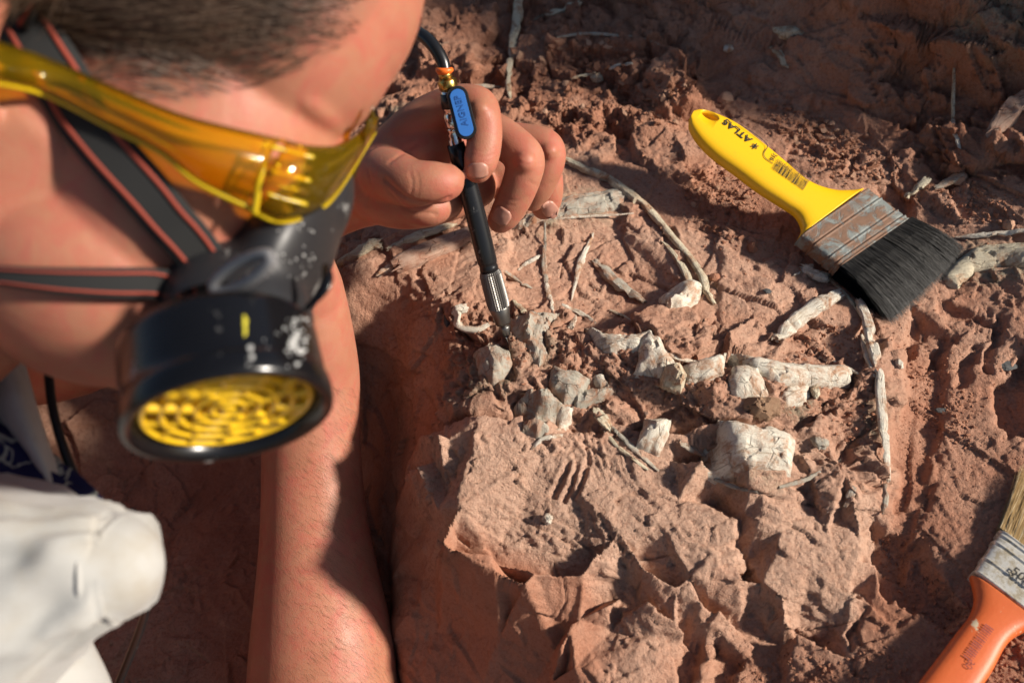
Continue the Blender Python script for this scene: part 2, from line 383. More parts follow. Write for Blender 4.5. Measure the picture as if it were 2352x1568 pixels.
_tv = np.array([tuple(v) for v in _r[0]]); _tz = np.array([_tp[o[0], 2] if o else 0 for o in _r[3]])
for _k, o in enumerate(_r[3]):
    if not o: _tz[_k] = _tp[np.argmin(((_tp[:, :2]-_tv[_k])**2).sum(1)), 2]
TH = np.full(GX.shape, np.nan); sx_, sy_ = GX+wx*.33, GY+wy*.33
for f in _r[2]:
    A, B, C = (_tv[k] for k in f); s = window(np.array([A, B, C]), .006); x, y = sx_[s], sy_[s]
    dt = (B[1]-C[1])*(A[0]-C[0])+(C[0]-B[0])*(A[1]-C[1])
    if abs(dt) < 1e-12: continue
    l0 = ((B[1]-C[1])*(x-C[0])+(C[0]-B[0])*(y-C[1]))/dt; l1 = ((C[1]-A[1])*(x-C[0])+(A[0]-C[0])*(y-C[1]))/dt; l2 = 1-l0-l1
    m = (l0 >= -1e-9) & (l1 >= -1e-9) & (l2 >= -1e-9); z = l0*_tz[f[0]]+l1*_tz[f[1]]+l2*_tz[f[2]]
    TH[s] = np.where(m, z, TH[s])
_ok = ~np.isnan(TH); _wt = _ok.astype(float); _wt = np.clip(blur(_wt, 40)*2-1, 0, 1)*_ok
TINW = _wt; H = H*(1-_wt)+np.where(_ok, TH, 0)*_wt
ledge([(2090,700),(2080,830),(2066,1000),(2053,1170),(2012,1262),(2090,1310),(2165,1000),(2165,760)], -7, .004, .8)
ledge([(1330,755),(1490,755),(1690,825),(1945,850),(1945,892),(1690,915),(1440,855)], 6, .014, .5)
ledge([(1420,905),(1520,910),(1600,930),(1590,1000),(1470,960)], -8, .01, .8)
ledge([(1590,1410),(1618,1470),(1605,1530),(1560,1590),(1545,1500)], -11, .003)
ledge([(1650,1470),(1695,1505),(1672,1590),(1620,1590)], -11, .003)
ledge([(1625,1440),(1660,1400),(1720,1470),(1700,1490)], 7, .0025)
# floor, gouges and crags on the right and at the top
ledge([(2010,1190),(2110,1240),(2150,1330),(2235,1400),(2180,1440),(2060,1380),(2020,1290)], -13, .003, 1.2)
for g in ([(2090,730),(2112,735),(2105,820),(2080,830)], [(2160,760),(2190,770),(2150,860),(2130,850)], [(2230,790),(2262,800),(2200,890),(2185,880)],
          [(2290,720),(2310,730),(2280,860),(2262,850)], [(2150,690),(2250,720),(2300,760),(2150,720)]): ledge(g, -6, .003, .8)
ledge([(2300,880),(2360,800),(2400,1000),(2310,1000),(2290,960)], -16, .006)
ledge([(2020,180),(2060,110),(2130,55),(2150,120),(2110,190),(2060,220)], -17, .004, 1.4)
ledge([(1860,-20),(2400,-60),(2400,10),(2100,30),(1960,20)], 14, .004, 1.5)
ledge([(2180,55),(2400,10),(2400,115),(2190,112)], 12, .003, 1.3)
ledge([(2130,300),(2200,280),(2270,290),(2300,330),(2215,385),(2165,370)], 9, .003)
ledge([(2270,240),(2400,215),(2400,340),(2275,330)], 12, .003)
ledge([(2090,150),(2180,130),(2190,230),(2110,260)], 8, .003, 1.4)
ledge([(2200,120),(2330,130),(2300,210),(2210,200)], 7, .003, 1.4)
ledge([(1480,170),(1560,110),(1640,150),(1620,230),(1540,250),(1500,220)], 11, .003, 1.4)
ledge([(1420,200),(1490,160),(1510,230),(1440,250)], -9, .004)
ledge([(960,30),(1140,0),(1150,90),(1080,170),(960,160)], 12, .004, 1.5)
ledge([(1080,130),(1150,60),(1165,190),(1100,200)], -10, .005)
ledge([(1280,80),(1500,75),(1560,110),(1430,105),(1290,130)], 7, .002)
ledge([(1200,0),(1400,-20),(1420,60),(1230,70)], -6, .004)
ledge([(1270,270),(1370,240),(1410,300),(1330,330)], 5, .003)
ledge([(1440,300),(1560,290),(1660,350),(1640,400),(1500,400)], 7, .003, 1.4)
ledge([(1840,240),(1940,220),(2000,330),(1960,390),(1880,330)], -5, .006)
ledge([(2010,430),(2090,440),(2080,520),(2030,500)], -8, .004)
ledge([(2060,330),(2160,390),(2230,500),(2150,470),(2080,400)], 7, .004, 1.3)
# roughness, rock tone with painted light and shade, and grey staining by region
SAND = np.clip(region([(2060,850),(2200,840),(2400,900),(2400,1640),(1950,1640),(1990,1400),(2050,1150)], .02)
               + region([(1480,1480),(1900,1440),(2000,1640),(1500,1640)], .015), 0, 1)
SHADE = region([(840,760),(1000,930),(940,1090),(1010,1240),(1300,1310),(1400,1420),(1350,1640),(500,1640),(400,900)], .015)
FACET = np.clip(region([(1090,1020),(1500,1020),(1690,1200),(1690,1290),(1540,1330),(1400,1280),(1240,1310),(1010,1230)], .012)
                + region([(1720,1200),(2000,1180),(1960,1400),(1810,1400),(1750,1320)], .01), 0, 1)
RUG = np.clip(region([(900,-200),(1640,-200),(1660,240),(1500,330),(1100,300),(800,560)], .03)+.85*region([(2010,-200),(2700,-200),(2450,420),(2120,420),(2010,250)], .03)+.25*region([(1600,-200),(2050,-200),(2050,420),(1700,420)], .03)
              + .7*region([(1020,690),(1900,740),(2040,900),(2040,1150),(1850,1180),(1450,960),(1200,1010),(1010,940)], .02), 0, 1)
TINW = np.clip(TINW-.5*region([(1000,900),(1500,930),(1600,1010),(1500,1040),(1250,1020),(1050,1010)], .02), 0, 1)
amp = .24+.40*RUG-.11*SAND-.10*SHADE-.06*FACET-.05*TINW
CRUMB = region([(1050,700),(1290,735),(1480,745),(1680,810),(1900,850),(2040,890),(2040,1100),(1930,1060),(1820,1000),(1640,960),(1500,930),(1400,960),(1280,1040),(1200,1000),(1150,900),(1040,880)], .012, 2)
# base surface and its normals: the detail is laid along the normals, in coordinates that run down the slopes too
B0 = H.copy(); Bs = blur(B0, 4); Bn = blur(B0, 40)
gy_, gx_ = np.gradient(Bn, ys, xs); nl = np.sqrt(1+gx_**2+gy_**2); NXn, NYn, NZn = -gx_/nl, -gy_/nl, 1/nl
U2, V2 = GX+Bs*.95+wx*.18, GY+Bs*.95+wy*.18
UU, VV = GX+Bs*.95, GY+Bs*.95
c0, e0 = cells(U2, V2, .085, .17, .0035, 7); c1, e1 = cells(U2, V2, .042, .26, .0032, 1); c2, e2 = cells(U2, V2, .018, .34, .0014, 2); c3, e3 = cells(U2, V2, .0075, .42, .0007, 3)
c4, e4 = cells(UU+wx*.4, VV+wy*.4, .0085, .55, .0014, 9); c5, e5 = cells(UU+wx*.2, VV+wy*.2, .0042, .6, .0006, 12)
cov = np.clip(fbm(GX, GY, 26, 3)*1.6+.35, 0, 1)              # patches where the rock is freshly chipped
D = (.16+.38*RUG-.12*TINW)*c0+(.20+.36*RUG-.1*SAND-.10*TINW)*c1+amp*(.35+1.1*cov)*c2+(amp*.95+.04)*(.3+1.0*cov)*c3
D = D+CRUMB*(c4*.14+c5*.34+fbm(GX, GY, 45, 2)*.005)
D = D+amp*(fbm(UU, VV, 22, 2)*.0034)+(.22+.5*RUG+.3*CRUMB-.1*SHADE)*c5*.33
D = D+(.45+.4*RUG-.1*SAND-.22*SHADE)*fbm(UU, VV, 520, 2, .6)*.00030+(amp+.05)*fbm(UU, VV, 150, 2)*.0005
pit, _ = cells(UU, VV, .0034, .6, .0003, 5); D = D+(.1*FACET+.1*SAND+.35-.25*SHADE)*pit*.4
# where bone plates show the rock is cleared away
PLATES = [
 ('vertebra', 'grey-white saddle-shaped vertebra, leftmost of the pale ridge', [(1350,762),(1400,772),(1450,773),(1490,765),(1480,792),(1462,802),(1430,802),(1402,812),(1376,796)], 'W', 3.0, .5),
 ('vertebra', 'bright white flaring vertebra in the middle of the ridge', [(1490,766),(1526,810),(1558,834),(1538,860),(1509,868),(1460,856),(1472,823),(1466,797)], 'W', 3.5, .6),
 ('vertebra', 'white saddle vertebra between the olive nodule and the triangular plate', [(1568,838),(1610,836),(1660,826),(1656,860),(1617,872),(1580,880)], 'W', 3.0, .5),
 ('bone_plate', 'white triangular bone plate at the left end of the long flat rib', [(1686,846),(1735,858),(1765,903),(1740,918),(1688,907),(1676,885)], 'W', 2.5, .4),
 ('flat_rib', 'long straight flat white rib pointing right along the block', [(1690,832),(1791,843),(1924,857),(1942,866),(1938,888),(1894,885),(1791,873),(1745,860)], 'W', 3.5, .5),
 ('bone_plate', 'speckled white bone plate below the long flat rib', [(1784,912),(1812,889),(1853,888),(1862,910),(1838,934),(1812,934)], 'W', 1.5, .3),
 ('bone_slab', 'big broken white bone slab with rust stains at the front of the block', [(1653,975),(1719,980),(1765,990),(1814,1016),(1806,1088),(1719,1076),(1620,1053),(1625,1038),(1653,1021)], 'W', 3.0, .35),
 ('bone_shaft', 'white bone shaft leaning in the shadowed hollow left of the slab', [(1483,968),(1538,974),(1526,1018),(1509,1040),(1460,1025),(1476,997)], 'W', 3.0, .7),
 ('bone_fan', 'greyish triangular bone fan just right of the pen tip', [(1172,752),(1280,729),(1250,775),(1256,813),(1238,838),(1194,794)], 'G', 2.0, .4),
 ('bone_mound', 'greenish grey worn bone mound left of the hole being cut', [(1092,818),(1134,800),(1168,812),(1172,844),(1134,885),(1104,858)], 'G', 3.0, .8),
 ('grooved_bone', 'worn grey bone running down from below the ridge', [(1271,850),(1309,853),(1350,876),(1334,910),(1296,925),(1268,900),(1262,870)], 'G', 4.0, .7),
 ('bone_cluster', 'crumbly grey and red bone cluster above the pale curved edge', [(1262,905),(1290,932),(1262,985),(1240,1000),(1204,985),(1180,935),(1215,905)], 'G', 4.0, .8),
 ('bone_end', 'flared white bone end beside the crumbly grey cluster', [(1276,951),(1316,932),(1312,967),(1290,988),(1264,979)], 'W', 4.0, .6),
 ('bone_crosspiece', 'pale bone crosspiece reaching from the flared end up towards the ridge', [(1318,915),(1345,903),(1398,893),(1410,905),(1381,920),(1326,936)], 'G', 2.5, .5),
 ('rib_fragment', 'cracked white rib piece where the two curved strands meet', [(1517,690),(1548,668),(1581,651),(1608,662),(1603,690),(1565,699),(1535,697)], 'W', 3.0, .6),
 ('bone_patch', 'white bone patch peeking out between the grey bone and the olive nodule', [(1358,862),(1383,860),(1400,890),(1376,892)], 'W', 1.5, .4),
 ('flat_bone', 'flat cracked greenish bone plate under the ring and little fingers', [(1190,520),(1240,482),(1310,456),(1400,440),(1450,440),(1420,470),(1380,486),(1290,498),(1215,520)], 'G', 1.5, .3),
 ('flared_bone', 'pale flared bone coming out from under the bristle ends', [(2170,640),(2190,610),(2240,575),(2300,566),(2400,560),(2400,612),(2300,612),(2240,622),(2205,660)], 'Y', 2.0, .4),
]
SINK = np.zeros(GX.shape)
PLATES = [(a_, b_, [((x-sum(q[0] for q in c_)/len(c_))*1.10+sum(q[0] for q in c_)/len(c_), (y-sum(q[1] for q in c_)/len(c_))*1.10+sum(q[1] for q in c_)/len(c_)) for x, y in c_], d_, e_, f_) for a_, b_, c_, d_, e_, f_ in PLATES]
for p_ in PLATES: SINK = np.maximum(SINK, region(p_[2], .0015, 0))
D = D+TINW*(1-SHADE)*(c2*.05+c3*.22*np.clip(fbm(GX, GY, 38, 2)*2+.3, 0, 1)+fbm(UU, VV, 60, 3)*.0007)
for s_, th_ in ((.026, .55), (.013, .60)):                      # small scabs broken off the flat faces
    k_, _q = cellval(UU, VV, s_, int(s_*1000)); D = D-np.clip((k_+.5-th_-.12)*6, 0, 1)*s_*.020*(.4+.6*TINW)*(1-.7*SHADE)*(1-SAND)
D = D*(1-.6*SINK)-.0022*SINK
H = B0+D*NZn
# chisel strokes, scratches and cracks
def groove(pts, wid, dep, taper=True):
    global H
    p = wpoly(pts); s = window(p, .01); x, y = GX[s]+wx[s]*.25, GY[s]+wy[s]*.25; best = np.full(x.shape, 9e9); par = np.zeros(x.shape)
    L = 0; seg = [np.linalg.norm(p[i+1]-p[i]) for i in range(len(p)-1)]; tot = sum(seg)
    for i in range(len(p)-1):
        e = p[i+1]-p[i]; t = np.clip(((x-p[i, 0])*e[0]+(y-p[i, 1])*e[1])/(e@e+1e-12), 0, 1)
        d = np.hypot(x-p[i, 0]-e[0]*t, y-p[i, 1]-e[1]*t); m = d < best
        best = np.where(m, d, best); par = np.where(m, (L+t*seg[i])/tot, par); L += seg[i]
    k = np.sqrt(np.clip(4*par*(1-par), 0, 1)) if taper else 1.0
    H[s] = H[s]-dep*1e-3*k*np.exp(-(best/(wid*1e-3))**2)+dep*.25e-3*k*np.exp(-((best-wid*1.7e-3)/(wid*.8e-3))**2)
for (x, y) in ((1268,1150),(1290,1155),(1312,1150)): groove([(x,y),(x+22,y-45),(x+38,y-95)], 1.8, 4.6)
for k in range(7): groove([(1120+k*24, 1150+k*9), (1200+k*26, 1195+k*10), (1330+k*18, 1262+k*6)], .8, .9)
for (a, b) in (((1010,1190),(1330,1290)), ((1130,1130),(1440,1250)), ((1200,1110),(1400,1190)), ((1080,1200),(1280,1270))): groove([a, ((a[0]+b[0])/2, (a[1]+b[1])/2+8), b], .8, 1.2)
for k in range(26):
    x, y = random.uniform(1110, 1360), random.uniform(1110, 1260); groove([(x, y), (x+random.uniform(-6, 10), y+random.uniform(18, 36))], .8, .8)
for k in range(9): groove([(1133+k*11, 528-k*1.5), (1150+k*11, 560-k*2)], .55, 1.3)
for k in range(16): groove([(1640+k*11, 30+k*5+random.uniform(-6, 6)), (1625+k*11, 75+k*5)], 1.3, 2.2)
for k in range(9): groove([(1500+k*7, 60+random.uniform(-5, 5)), (1490+k*8, 95)], 1.2, 1.6)
for k in range(11): groove([(1985+k*9, 190+k*14), (2012+k*9, 178+k*14)], 1.4, 2.8)
for k in range(8): groove([(1290+k*9, 250-k*2), (1330+k*9, 285-k*2)], .9, 1.2)
for k in range(8): groove([(1560+k*8, 268+k*3), (1620+k*8, 290+k*4)], .9, 1.4)
for k in range(10): groove([(960+k*9, 200-k*9), (1010+k*10, 175-k*9)], 1.3, 1.8)
for k in range(6): groove([(2250+k*9, 700+k*3), (2238+k*10, 770+k*6)], 1.2, 1.8)
for k in range(7): groove([(900+k*6, 690+k*10), (1010+k*4, 655+k*9)], 1.4, 1.6)
for k in range(7): groove([(1335+k*12, 985+k*4), (1350+k*18, 1050+k*9), (1370+k*22, 1100+k*11)], 1.3, 1.8)
for c in ( [(1440,1270),(1490,1282),(1530,1276)], [(2150,330),(2185,360),(2200,372)], [(1390,560),(1290,610),(1285,640)],
          [(1850,1445),(1905,1432),(1975,1430)], [(1010,1238),(1080,1262),(1130,1270)], [(1275,1290),(1300,1380),(1280,1420)]): groove(c, .7, 2.5, False)
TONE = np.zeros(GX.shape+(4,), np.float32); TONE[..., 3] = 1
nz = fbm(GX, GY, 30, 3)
TONE[..., 0] = np.clip(.42+.38*FACET+.25*region(BLOCK, .02)-.28*SAND-.42*SHADE-.30*RUG+.30*TINW*(1-SHADE)+.35*nz, 0, 1)  # pale block, red sand; dim top and shaded side painted darker, lit facets paler
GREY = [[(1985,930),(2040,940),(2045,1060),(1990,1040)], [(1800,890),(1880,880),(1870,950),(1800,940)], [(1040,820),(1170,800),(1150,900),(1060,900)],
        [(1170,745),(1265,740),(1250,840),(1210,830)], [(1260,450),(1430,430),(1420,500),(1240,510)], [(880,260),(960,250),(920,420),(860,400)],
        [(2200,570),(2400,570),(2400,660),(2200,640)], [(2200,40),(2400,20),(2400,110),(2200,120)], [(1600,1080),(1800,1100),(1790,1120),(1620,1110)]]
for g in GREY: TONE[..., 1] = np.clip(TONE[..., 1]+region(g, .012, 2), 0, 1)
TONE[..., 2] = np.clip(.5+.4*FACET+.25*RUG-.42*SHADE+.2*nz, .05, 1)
# two meshes: the loose fossil block and the quarry floor round it
bmask = poly_sd(wpoly(BLOCK), GX+wx, GY+wy) < 0
fm = bmask[:-1, :-1]
idx = np.arange(NX*NY).reshape(NY, NX)
quads = np.stack([idx[:-1, :-1], idx[:-1, 1:], idx[1:, 1:], idx[1:, :-1]], -1)
PT = np.stack([GX+D*NXn, GY+D*NYn, H], -1).reshape(-1, 3)
def grid_mesh(name, q, m):
    q = q.reshape(-1, 4); u, inv = np.unique(q, return_inverse=True); inv = inv.reshape(-1)
    me = bpy.data.meshes.new(name); nv, nf = len(u), len(q)
    me.vertices.add(nv); me.vertices.foreach_set('co', PT[u].ravel().astype(np.float32))
    me.loops.add(nf*4); me.loops.foreach_set('vertex_index', inv.astype(np.int32))
    me.polygons.add(nf); me.polygons.foreach_set('loop_start', np.arange(0, nf*4, 4, dtype=np.int32))
    me.polygons.foreach_set('use_smooth', np.ones(nf, bool)); me.update(calc_edges=True)
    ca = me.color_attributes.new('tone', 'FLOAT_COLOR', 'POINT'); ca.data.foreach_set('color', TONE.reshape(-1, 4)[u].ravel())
    return link(name, me, m)
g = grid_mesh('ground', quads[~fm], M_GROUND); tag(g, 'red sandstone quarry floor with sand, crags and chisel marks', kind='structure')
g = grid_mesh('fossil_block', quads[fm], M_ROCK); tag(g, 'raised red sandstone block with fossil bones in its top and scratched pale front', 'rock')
def ground_z(x, y):
    i = np.clip(np.searchsorted(ys, y)-1, 0, NY-2); j = np.clip(np.searchsorted(xs, x)-1, 0, NX-2)
    u = (x-xs[j])/(xs[j+1]-xs[j]); v = (y-ys[i])/(ys[i+1]-ys[i])
    return H[i, j]*(1-u)*(1-v)+H[i, j+1]*u*(1-v)+H[i+1, j]*(1-u)*v+H[i+1, j+1]*u*v
_t = np.arange(.40, 1.35, .0012)
def G(px, py, lift=0.0):
    """the point of the finished ground seen at a photograph position, lifted by so many mm"""
    r = ray(px, py); q = CAM[None]+_t[:, None]*r[None]
    k = int(np.argmax(q[:, 2]-ground_z(q[:, 0], q[:, 1]) < 0)); p = q[k].copy()
    p[2] = float(ground_z(p[0], p[1]))+lift*1e-3; return p
def pxm(p): return float((np.array(p)-CAM)@FW)*CW          # metres per photograph pixel at a point
# ------------------------------------------------------------------ fossil bones set in the rock
def carve(name, vs, fs, bco, cuts, m, label, cat, group, ang=34):
    """mesh with the bone_co attribute, broken along a few planes"""
    bm = bmesh.new(); ly = bm.verts.layers.float_vector.new('bone_co'); bv = [bm.verts.new(v) for v in vs]
    for v, q in zip(bv, bco): v[ly] = Vector(q)
    for f in fs:
        try: bm.faces.new([bv[i] for i in f])
        except ValueError: pass
    bmesh.ops.recalc_face_normals(bm, faces=bm.faces)
    for co, no in cuts:
        bmesh.ops.bisect_plane(bm, geom=bm.verts[:]+bm.edges[:]+bm.faces[:], plane_co=V(co), plane_no=V(no), clear_outer=True)
        be = [e for e in bm.edges if e.is_boundary]
        if be: bmesh.ops.holes_fill(bm, edges=be, sides=0)
    bmesh.ops.triangulate(bm, faces=[f for f in bm.faces if len(f.verts) > 4])
    me = bpy.data.meshes.new(name); bm.to_mesh(me); bm.free()
    me.polygons.foreach_set('use_smooth', [True]*len(me.polygons)); me.set_sharp_from_angle(angle=R(ang))
    o = link(name, me, m); tag(o, label, cat, group); return o
def bone(name, label, pts, wid, m, cat='bone', lift=.5, flat=.6, jag=.2, group=None, seg=20, n=6, twist=0, split=0.0, power=2.6, dip=.45, ncut=3):
    """pts = photograph positions (with an optional own lift in mm), wid = widths in photograph pixels"""
    q = [G(p[0], p[1]) for p in pts]
    zs = np.array([p[2] for p in q])
    if len(q) > 2: zs[1:-1] = (zs[:-2]+2*zs[1:-1]+zs[2:])/4
    w3 = [w*pxm(p)*.5 for p, w in zip(q, wid)]
    c = [P(p[0], p[1], z+((p[2] if len(p) > 2 else lift)*w+0)) for p, z, w in zip(pts, zs, w3)]
    sd = random.uniform(0, 50); mb = MB()
    L = sum(np.linalg.norm(c[i+1]-c[i]) for i in range(len(c)-1)); wm = max(w3)
    def fn(t, a):
        s = t*L/max(wm, 1e-4)
        k = 1+jag*(mnoise.noise(Vector((s*.8+sd, math.cos(a)*1.4, math.sin(a)*1.4)))+.7*mnoise.noise(Vector((s*2.6+sd, math.cos(a)*3, math.sin(a)*3))))
        if split: k *= 1-split*max(0, 1-abs(math.sin((a-1.3+.25*math.sin(s)))*5))
        if t < .01 or t > .99: k *= .9
        k *= 1-.10*max(0, math.sin(3*a+sd+.6*math.sin(s*.7)))
        return max(k, .25)
    tube(mb, c, w3, n=n, seg=seg, flat=flat, fn=fn, power=power, cap=False)
    # broken rather than rounded ends: the last rings are jagged along the bone, and parts dip into the rock
    M = len(mb.v)//seg
    for i in range(M):
        tt = i/(M-1); a0 = np.array(mb.v[i*seg]); 
        for j in range(seg):
            v = np.array(mb.v[i*seg+j]); 
            if i in (0, M-1):
                t3 = c[0]-c[1] if i == 0 else c[-1]-c[-2]; t3 = t3/np.linalg.norm(t3)
                v = v+t3*wm*1.1*mnoise.noise(Vector((sd+j*.9, i*2.1, 0)))
            v[2] -= wm*dip*max(0, mnoise.noise(Vector((sd+tt*L/wm*.35, 5, 0)))+.1)
            mb.v[i*seg+j] = tuple(v)
    M = len(mb.v)//seg; cum = np.linspace(0, L, M); bco = []
    for i in range(M):
        for j in range(seg): an = 2*math.pi*j/seg; bco.append((sd+math.cos(an)*wm, math.sin(an)*wm, cum[i]))
    A_ = np.array(mb.v).reshape(M, seg, 3)
    for k in range(ncut+int(L/wm*.6)):                    # flat broken facets: push what stands outside a local plane back onto it
        i = random.randrange(M); ax = A_[i].mean(0); j = random.randrange(seg); rd = A_[i, j]-ax; nn_ = rd/(np.linalg.norm(rd)+1e-9)+np.array([random.gauss(0, .3) for _ in '123']); nn_ /= np.linalg.norm(nn_)
        p0 = ax+rd*random.uniform(.74, .98); hw = random.uniform(.6, 2.2)*wm; s0 = cum[i]
        for i2 in range(M):
            if abs(cum[i2]-s0) > hw: continue
            dist_ = (A_[i2]-p0)@nn_; A_[i2] -= np.maximum(dist_, 0)[:, None]*nn_
    mb.v = [tuple(v) for v in A_.reshape(-1, 3)]; cuts = []
    return carve(name, mb.v, mb.f, bco, cuts, m, label, cat, group)
def lump(name, label, px, py, rx, ry, rz, m, cat='bone', lift=.2, rot=0, rough=.25, group=None, n=14, freq=1.6, cut=None):
    """an irregular knob of bone or rock; rx, ry, rz in photograph pixels (rz = height), rot in degrees on the ground"""
    p = G(px, py); k = pxm(p); sd = random.uniform(0, 60)
    bm = bmesh.new(); bmesh.ops.create_icosphere(bm, subdivisions=4, radius=1)
    ca, sa = math.cos(R(rot)), math.sin(R(rot))
    for v in bm.verts:
        d = v.co.copy(); f = 1+rough*(mnoise.noise(d*freq+Vector((sd, 0, 0)))+.6*mnoise.noise(d*freq*2.3+Vector((sd, 3, 0)))+.3*mnoise.noise(d*freq*6+Vector((sd, 3, 0))))
        d *= f
        bm.verts.index_update() if v.index < 0 else None
        if cut: d.z = min(d.z, cut+.12*mnoise.noise(d*4)); 
        x, y, z = d.x*rx*k, d.y*ry*k, d.z*rz*k
        v.co = (p[0]+x*ca-y*sa, p[1]+x*sa+y*ca, p[2]+z+lift*rz*k)
    vs = [tuple(v.co) for v in bm.verts]; fs = [tuple(v.index for v in f.verts) for f in bm.faces]; bm.free(); cuts = []
    for q in range(9 if rough > .22 else 3):
        d = Vector((random.gauss(0, 1), random.gauss(0, 1), abs(random.gauss(0, .8)))).normalized(); s_ = random.uniform(.72, .95)
        x, y, z = d.x*rx*k*s_, d.y*ry*k*s_, d.z*rz*k*s_; nx, ny, nz_ = d.x/rx, d.y/ry, d.z/rz
        cuts.append(((p[0]+x*ca-y*sa, p[1]+x*sa+y*ca, p[2]+z+lift*rz*k), (nx*ca-ny*sa, nx*sa+ny*ca, nz_)))
    return carve(name, vs, fs, [(sd+v[0]-p[0], v[1]-p[1], v[2]-p[2]) for v in vs], cuts, m, label, cat, group)
M_ROCKB = chip_material('brown_matrix', (.20, .10, .06), (.36, .25, .16))
W_, Y_, G_, P_ = M_BONE_W, M_BONE_Y, M_BONE_G, M_BONE_P
from mathutils.geometry import delaunay_2d_cdt
Bs3 = blur(B0, 10)
def base_z(x, y):
    i = np.clip(np.searchsorted(ys, y)-1, 0, NY-2); j = np.clip(np.searchsorted(xs, x)-1, 0, NX-2)
    u = (x-xs[j])/(xs[j+1]-xs[j]); v = (y-ys[i])/(ys[i+1]-ys[i])
    return Bs3[i, j]*(1-u)*(1-v)+Bs3[i, j+1]*u*(1-v)+Bs3[i+1, j]*(1-u)*v+Bs3[i+1, j+1]*u*v
def plate(name, label, poly, m, lift, dome):
    """an exposed bone surface of a given outline: domed, grooved and rough, with a broken rim that runs down into the rock"""
    p = np.array([W(a, b, lift*.6e-3) for a, b in poly]); q = []; n_ = len(p); sd = random.uniform(0, 90)
    for i in range(n_):
        for t in np.arange(0, 1, .12):
            e = p[i]*(1-t)+p[(i+1) % n_]*t; d = p[(i+1) % n_]-p[i]; nn = np.array((d[1], -d[0]))/(np.linalg.norm(d)+1e-9)
            q.append(e+nn*.0013*(mnoise.noise(Vector((e[0]*160+sd, e[1]*160, 0)))+.8*mnoise.noise(Vector((e[0]*520+sd, e[1]*520, 4)))))
    q = np.array(q); nb = len(q); lo, hi = q.min(0), q.max(0); st = .0011
    gx, gy = np.meshgrid(np.arange(lo[0], hi[0], st), np.arange(lo[1], hi[1], st)); gx = gx.ravel()+rng.uniform(-.3, .3, gx.size)*st; gy = gy.ravel()+rng.uniform(-.3, .3, gy.size)*st
    dd_ = poly_sd(q, gx, gy); k = dd_ < -.0006; pts = [Vector(v) for v in q]+[Vector((x, y)) for x, y in zip(gx[k], gy[k])]
    r = delaunay_2d_cdt(pts, [], [list(range(nb))], 1, 1e-6); v2 = np.array([tuple(v) for v in r[0]]); fs = [tuple(f) for f in r[2]]
    ed = np.maximum(-poly_sd(q, v2[:, 0], v2[:, 1]), 0); hwid = max(ed.max(), .001); cen = v2.mean(0)
    cv = v2-cen; w_, ev = np.linalg.eigh(cv.T@cv); al = cv@ev[:, 1]; ac = cv@ev[:, 0]
    z = base_z(v2[:, 0], v2[:, 1])+lift*1e-3+dome*hwid*(1-(1-np.clip(ed/hwid, 0, 1))**2)-.0022*np.exp(-ed/.0009)
    nz_ = np.array([mnoise.noise(Vector((a*70+sd, c_*160, 1)))*1.1+mnoise.noise(Vector((a*150+sd, c_*480, 2)))*.5+mnoise.noise(Vector((a*600, c_*800, sd)))*.22 for a, c_ in zip(al, ac)])
    z += nz_*(.0011 if m is not M_BONE_G else .0024)+np.array([-.0014*(mnoise.noise(Vector((a*110+sd, c_*110, 7))) > .33) for a, c_ in zip(al, ac)])
    N = len(v2); vs = [(a[0], a[1], h) for a, h in zip(v2, z)]; bco = [(sd+c_, 0, a) for a, c_ in zip(al, ac)]
    bm_ = {}
    for f in fs:
        for a, b2 in zip(f, f[1:]+f[:1]): bm_[(a, b2)] = 1
    be = [(a, b2) for (a, b2) in bm_ if (b2, a) not in bm_]; bot = {}
    for a, b2 in be:
        for k2 in (a, b2):
            if k2 not in bot: bot[k2] = len(vs); vs.append((v2[k2][0]+(v2[k2][0]-cen[0])*.04, v2[k2][1]+(v2[k2][1]-cen[1])*.04, z[k2]-.012)); bco.append((sd+ac[k2], .012, al[k2]))
        fs.append((b2, a, bot[a], bot[b2]))
    return carve(name, vs, fs, bco, [], m, label, 'bone', None, 42)
for nm_, lab_, poly_, mm_, li_, do_ in PLATES: plate(nm_, lab_, poly_, {'W': M_BONE_W, 'G': M_BONE_G, 'Y': M_BONE_Y}[mm_], li_, do_)
# the curved rib right of the hand: two strands that join in a pale head
bone('rib', 'long curved tan rib running from the little finger down to a pale knuckle of bone', [(1285,362),(1330,382),(1390,408),(1450,448),(1500,492),(1545,545),(1585,592),(1612,632),(1622,665),(1640,696)], [17,20,23,23,20,17,17,20,20,9], Y_, lift=.75, flat=.8, dip=.1, ncut=0, jag=.06)
bone('rib_splint', 'thin tan inner splint lying along the inside of the curved rib', [(1522,552),(1552,590),(1574,625),(1582,652),(1572,672)], [7,13,18,19,22], Y_, lift=.7, flat=.8, dip=.1, ncut=0, jag=.07)
bone('bone_edge', 'thin white edge of bone running right from below the fingertips', [(1200,508),(1290,500),(1370,496),(1455,490)], [8,9,8,4], W_, lift=.5)
bone('long_bone', 'thick pinkish long bone passing behind the pen towards the wrist', [(905,612),(960,588),(1020,560),(1090,532),(1135,510)], [44,56,52,44,34], P_, lift=.35, flat=.5, jag=.1, split=.2, dip=.1, ncut=1)
bone('bone_splint', 'narrow cracked tan splint above the thick pinkish bone', [(890,572),(940,550),(990,530),(1050,512)], [10,22,24,16], Y_, lift=.5)
bone('curved_bone', 'curved tan bone shell at the left end of the row below the wrist', [(782,602),(812,588),(850,572),(872,560)], [24,36,44,40], Y_, lift=.5, flat=.7, jag=.2, dip=0)
bone('bone_flake', 'white crumbling bone flake below the curved tan shell', [(868,632),(895,612),(922,598)], [14,20,14], W_, lift=.5, jag=.4)
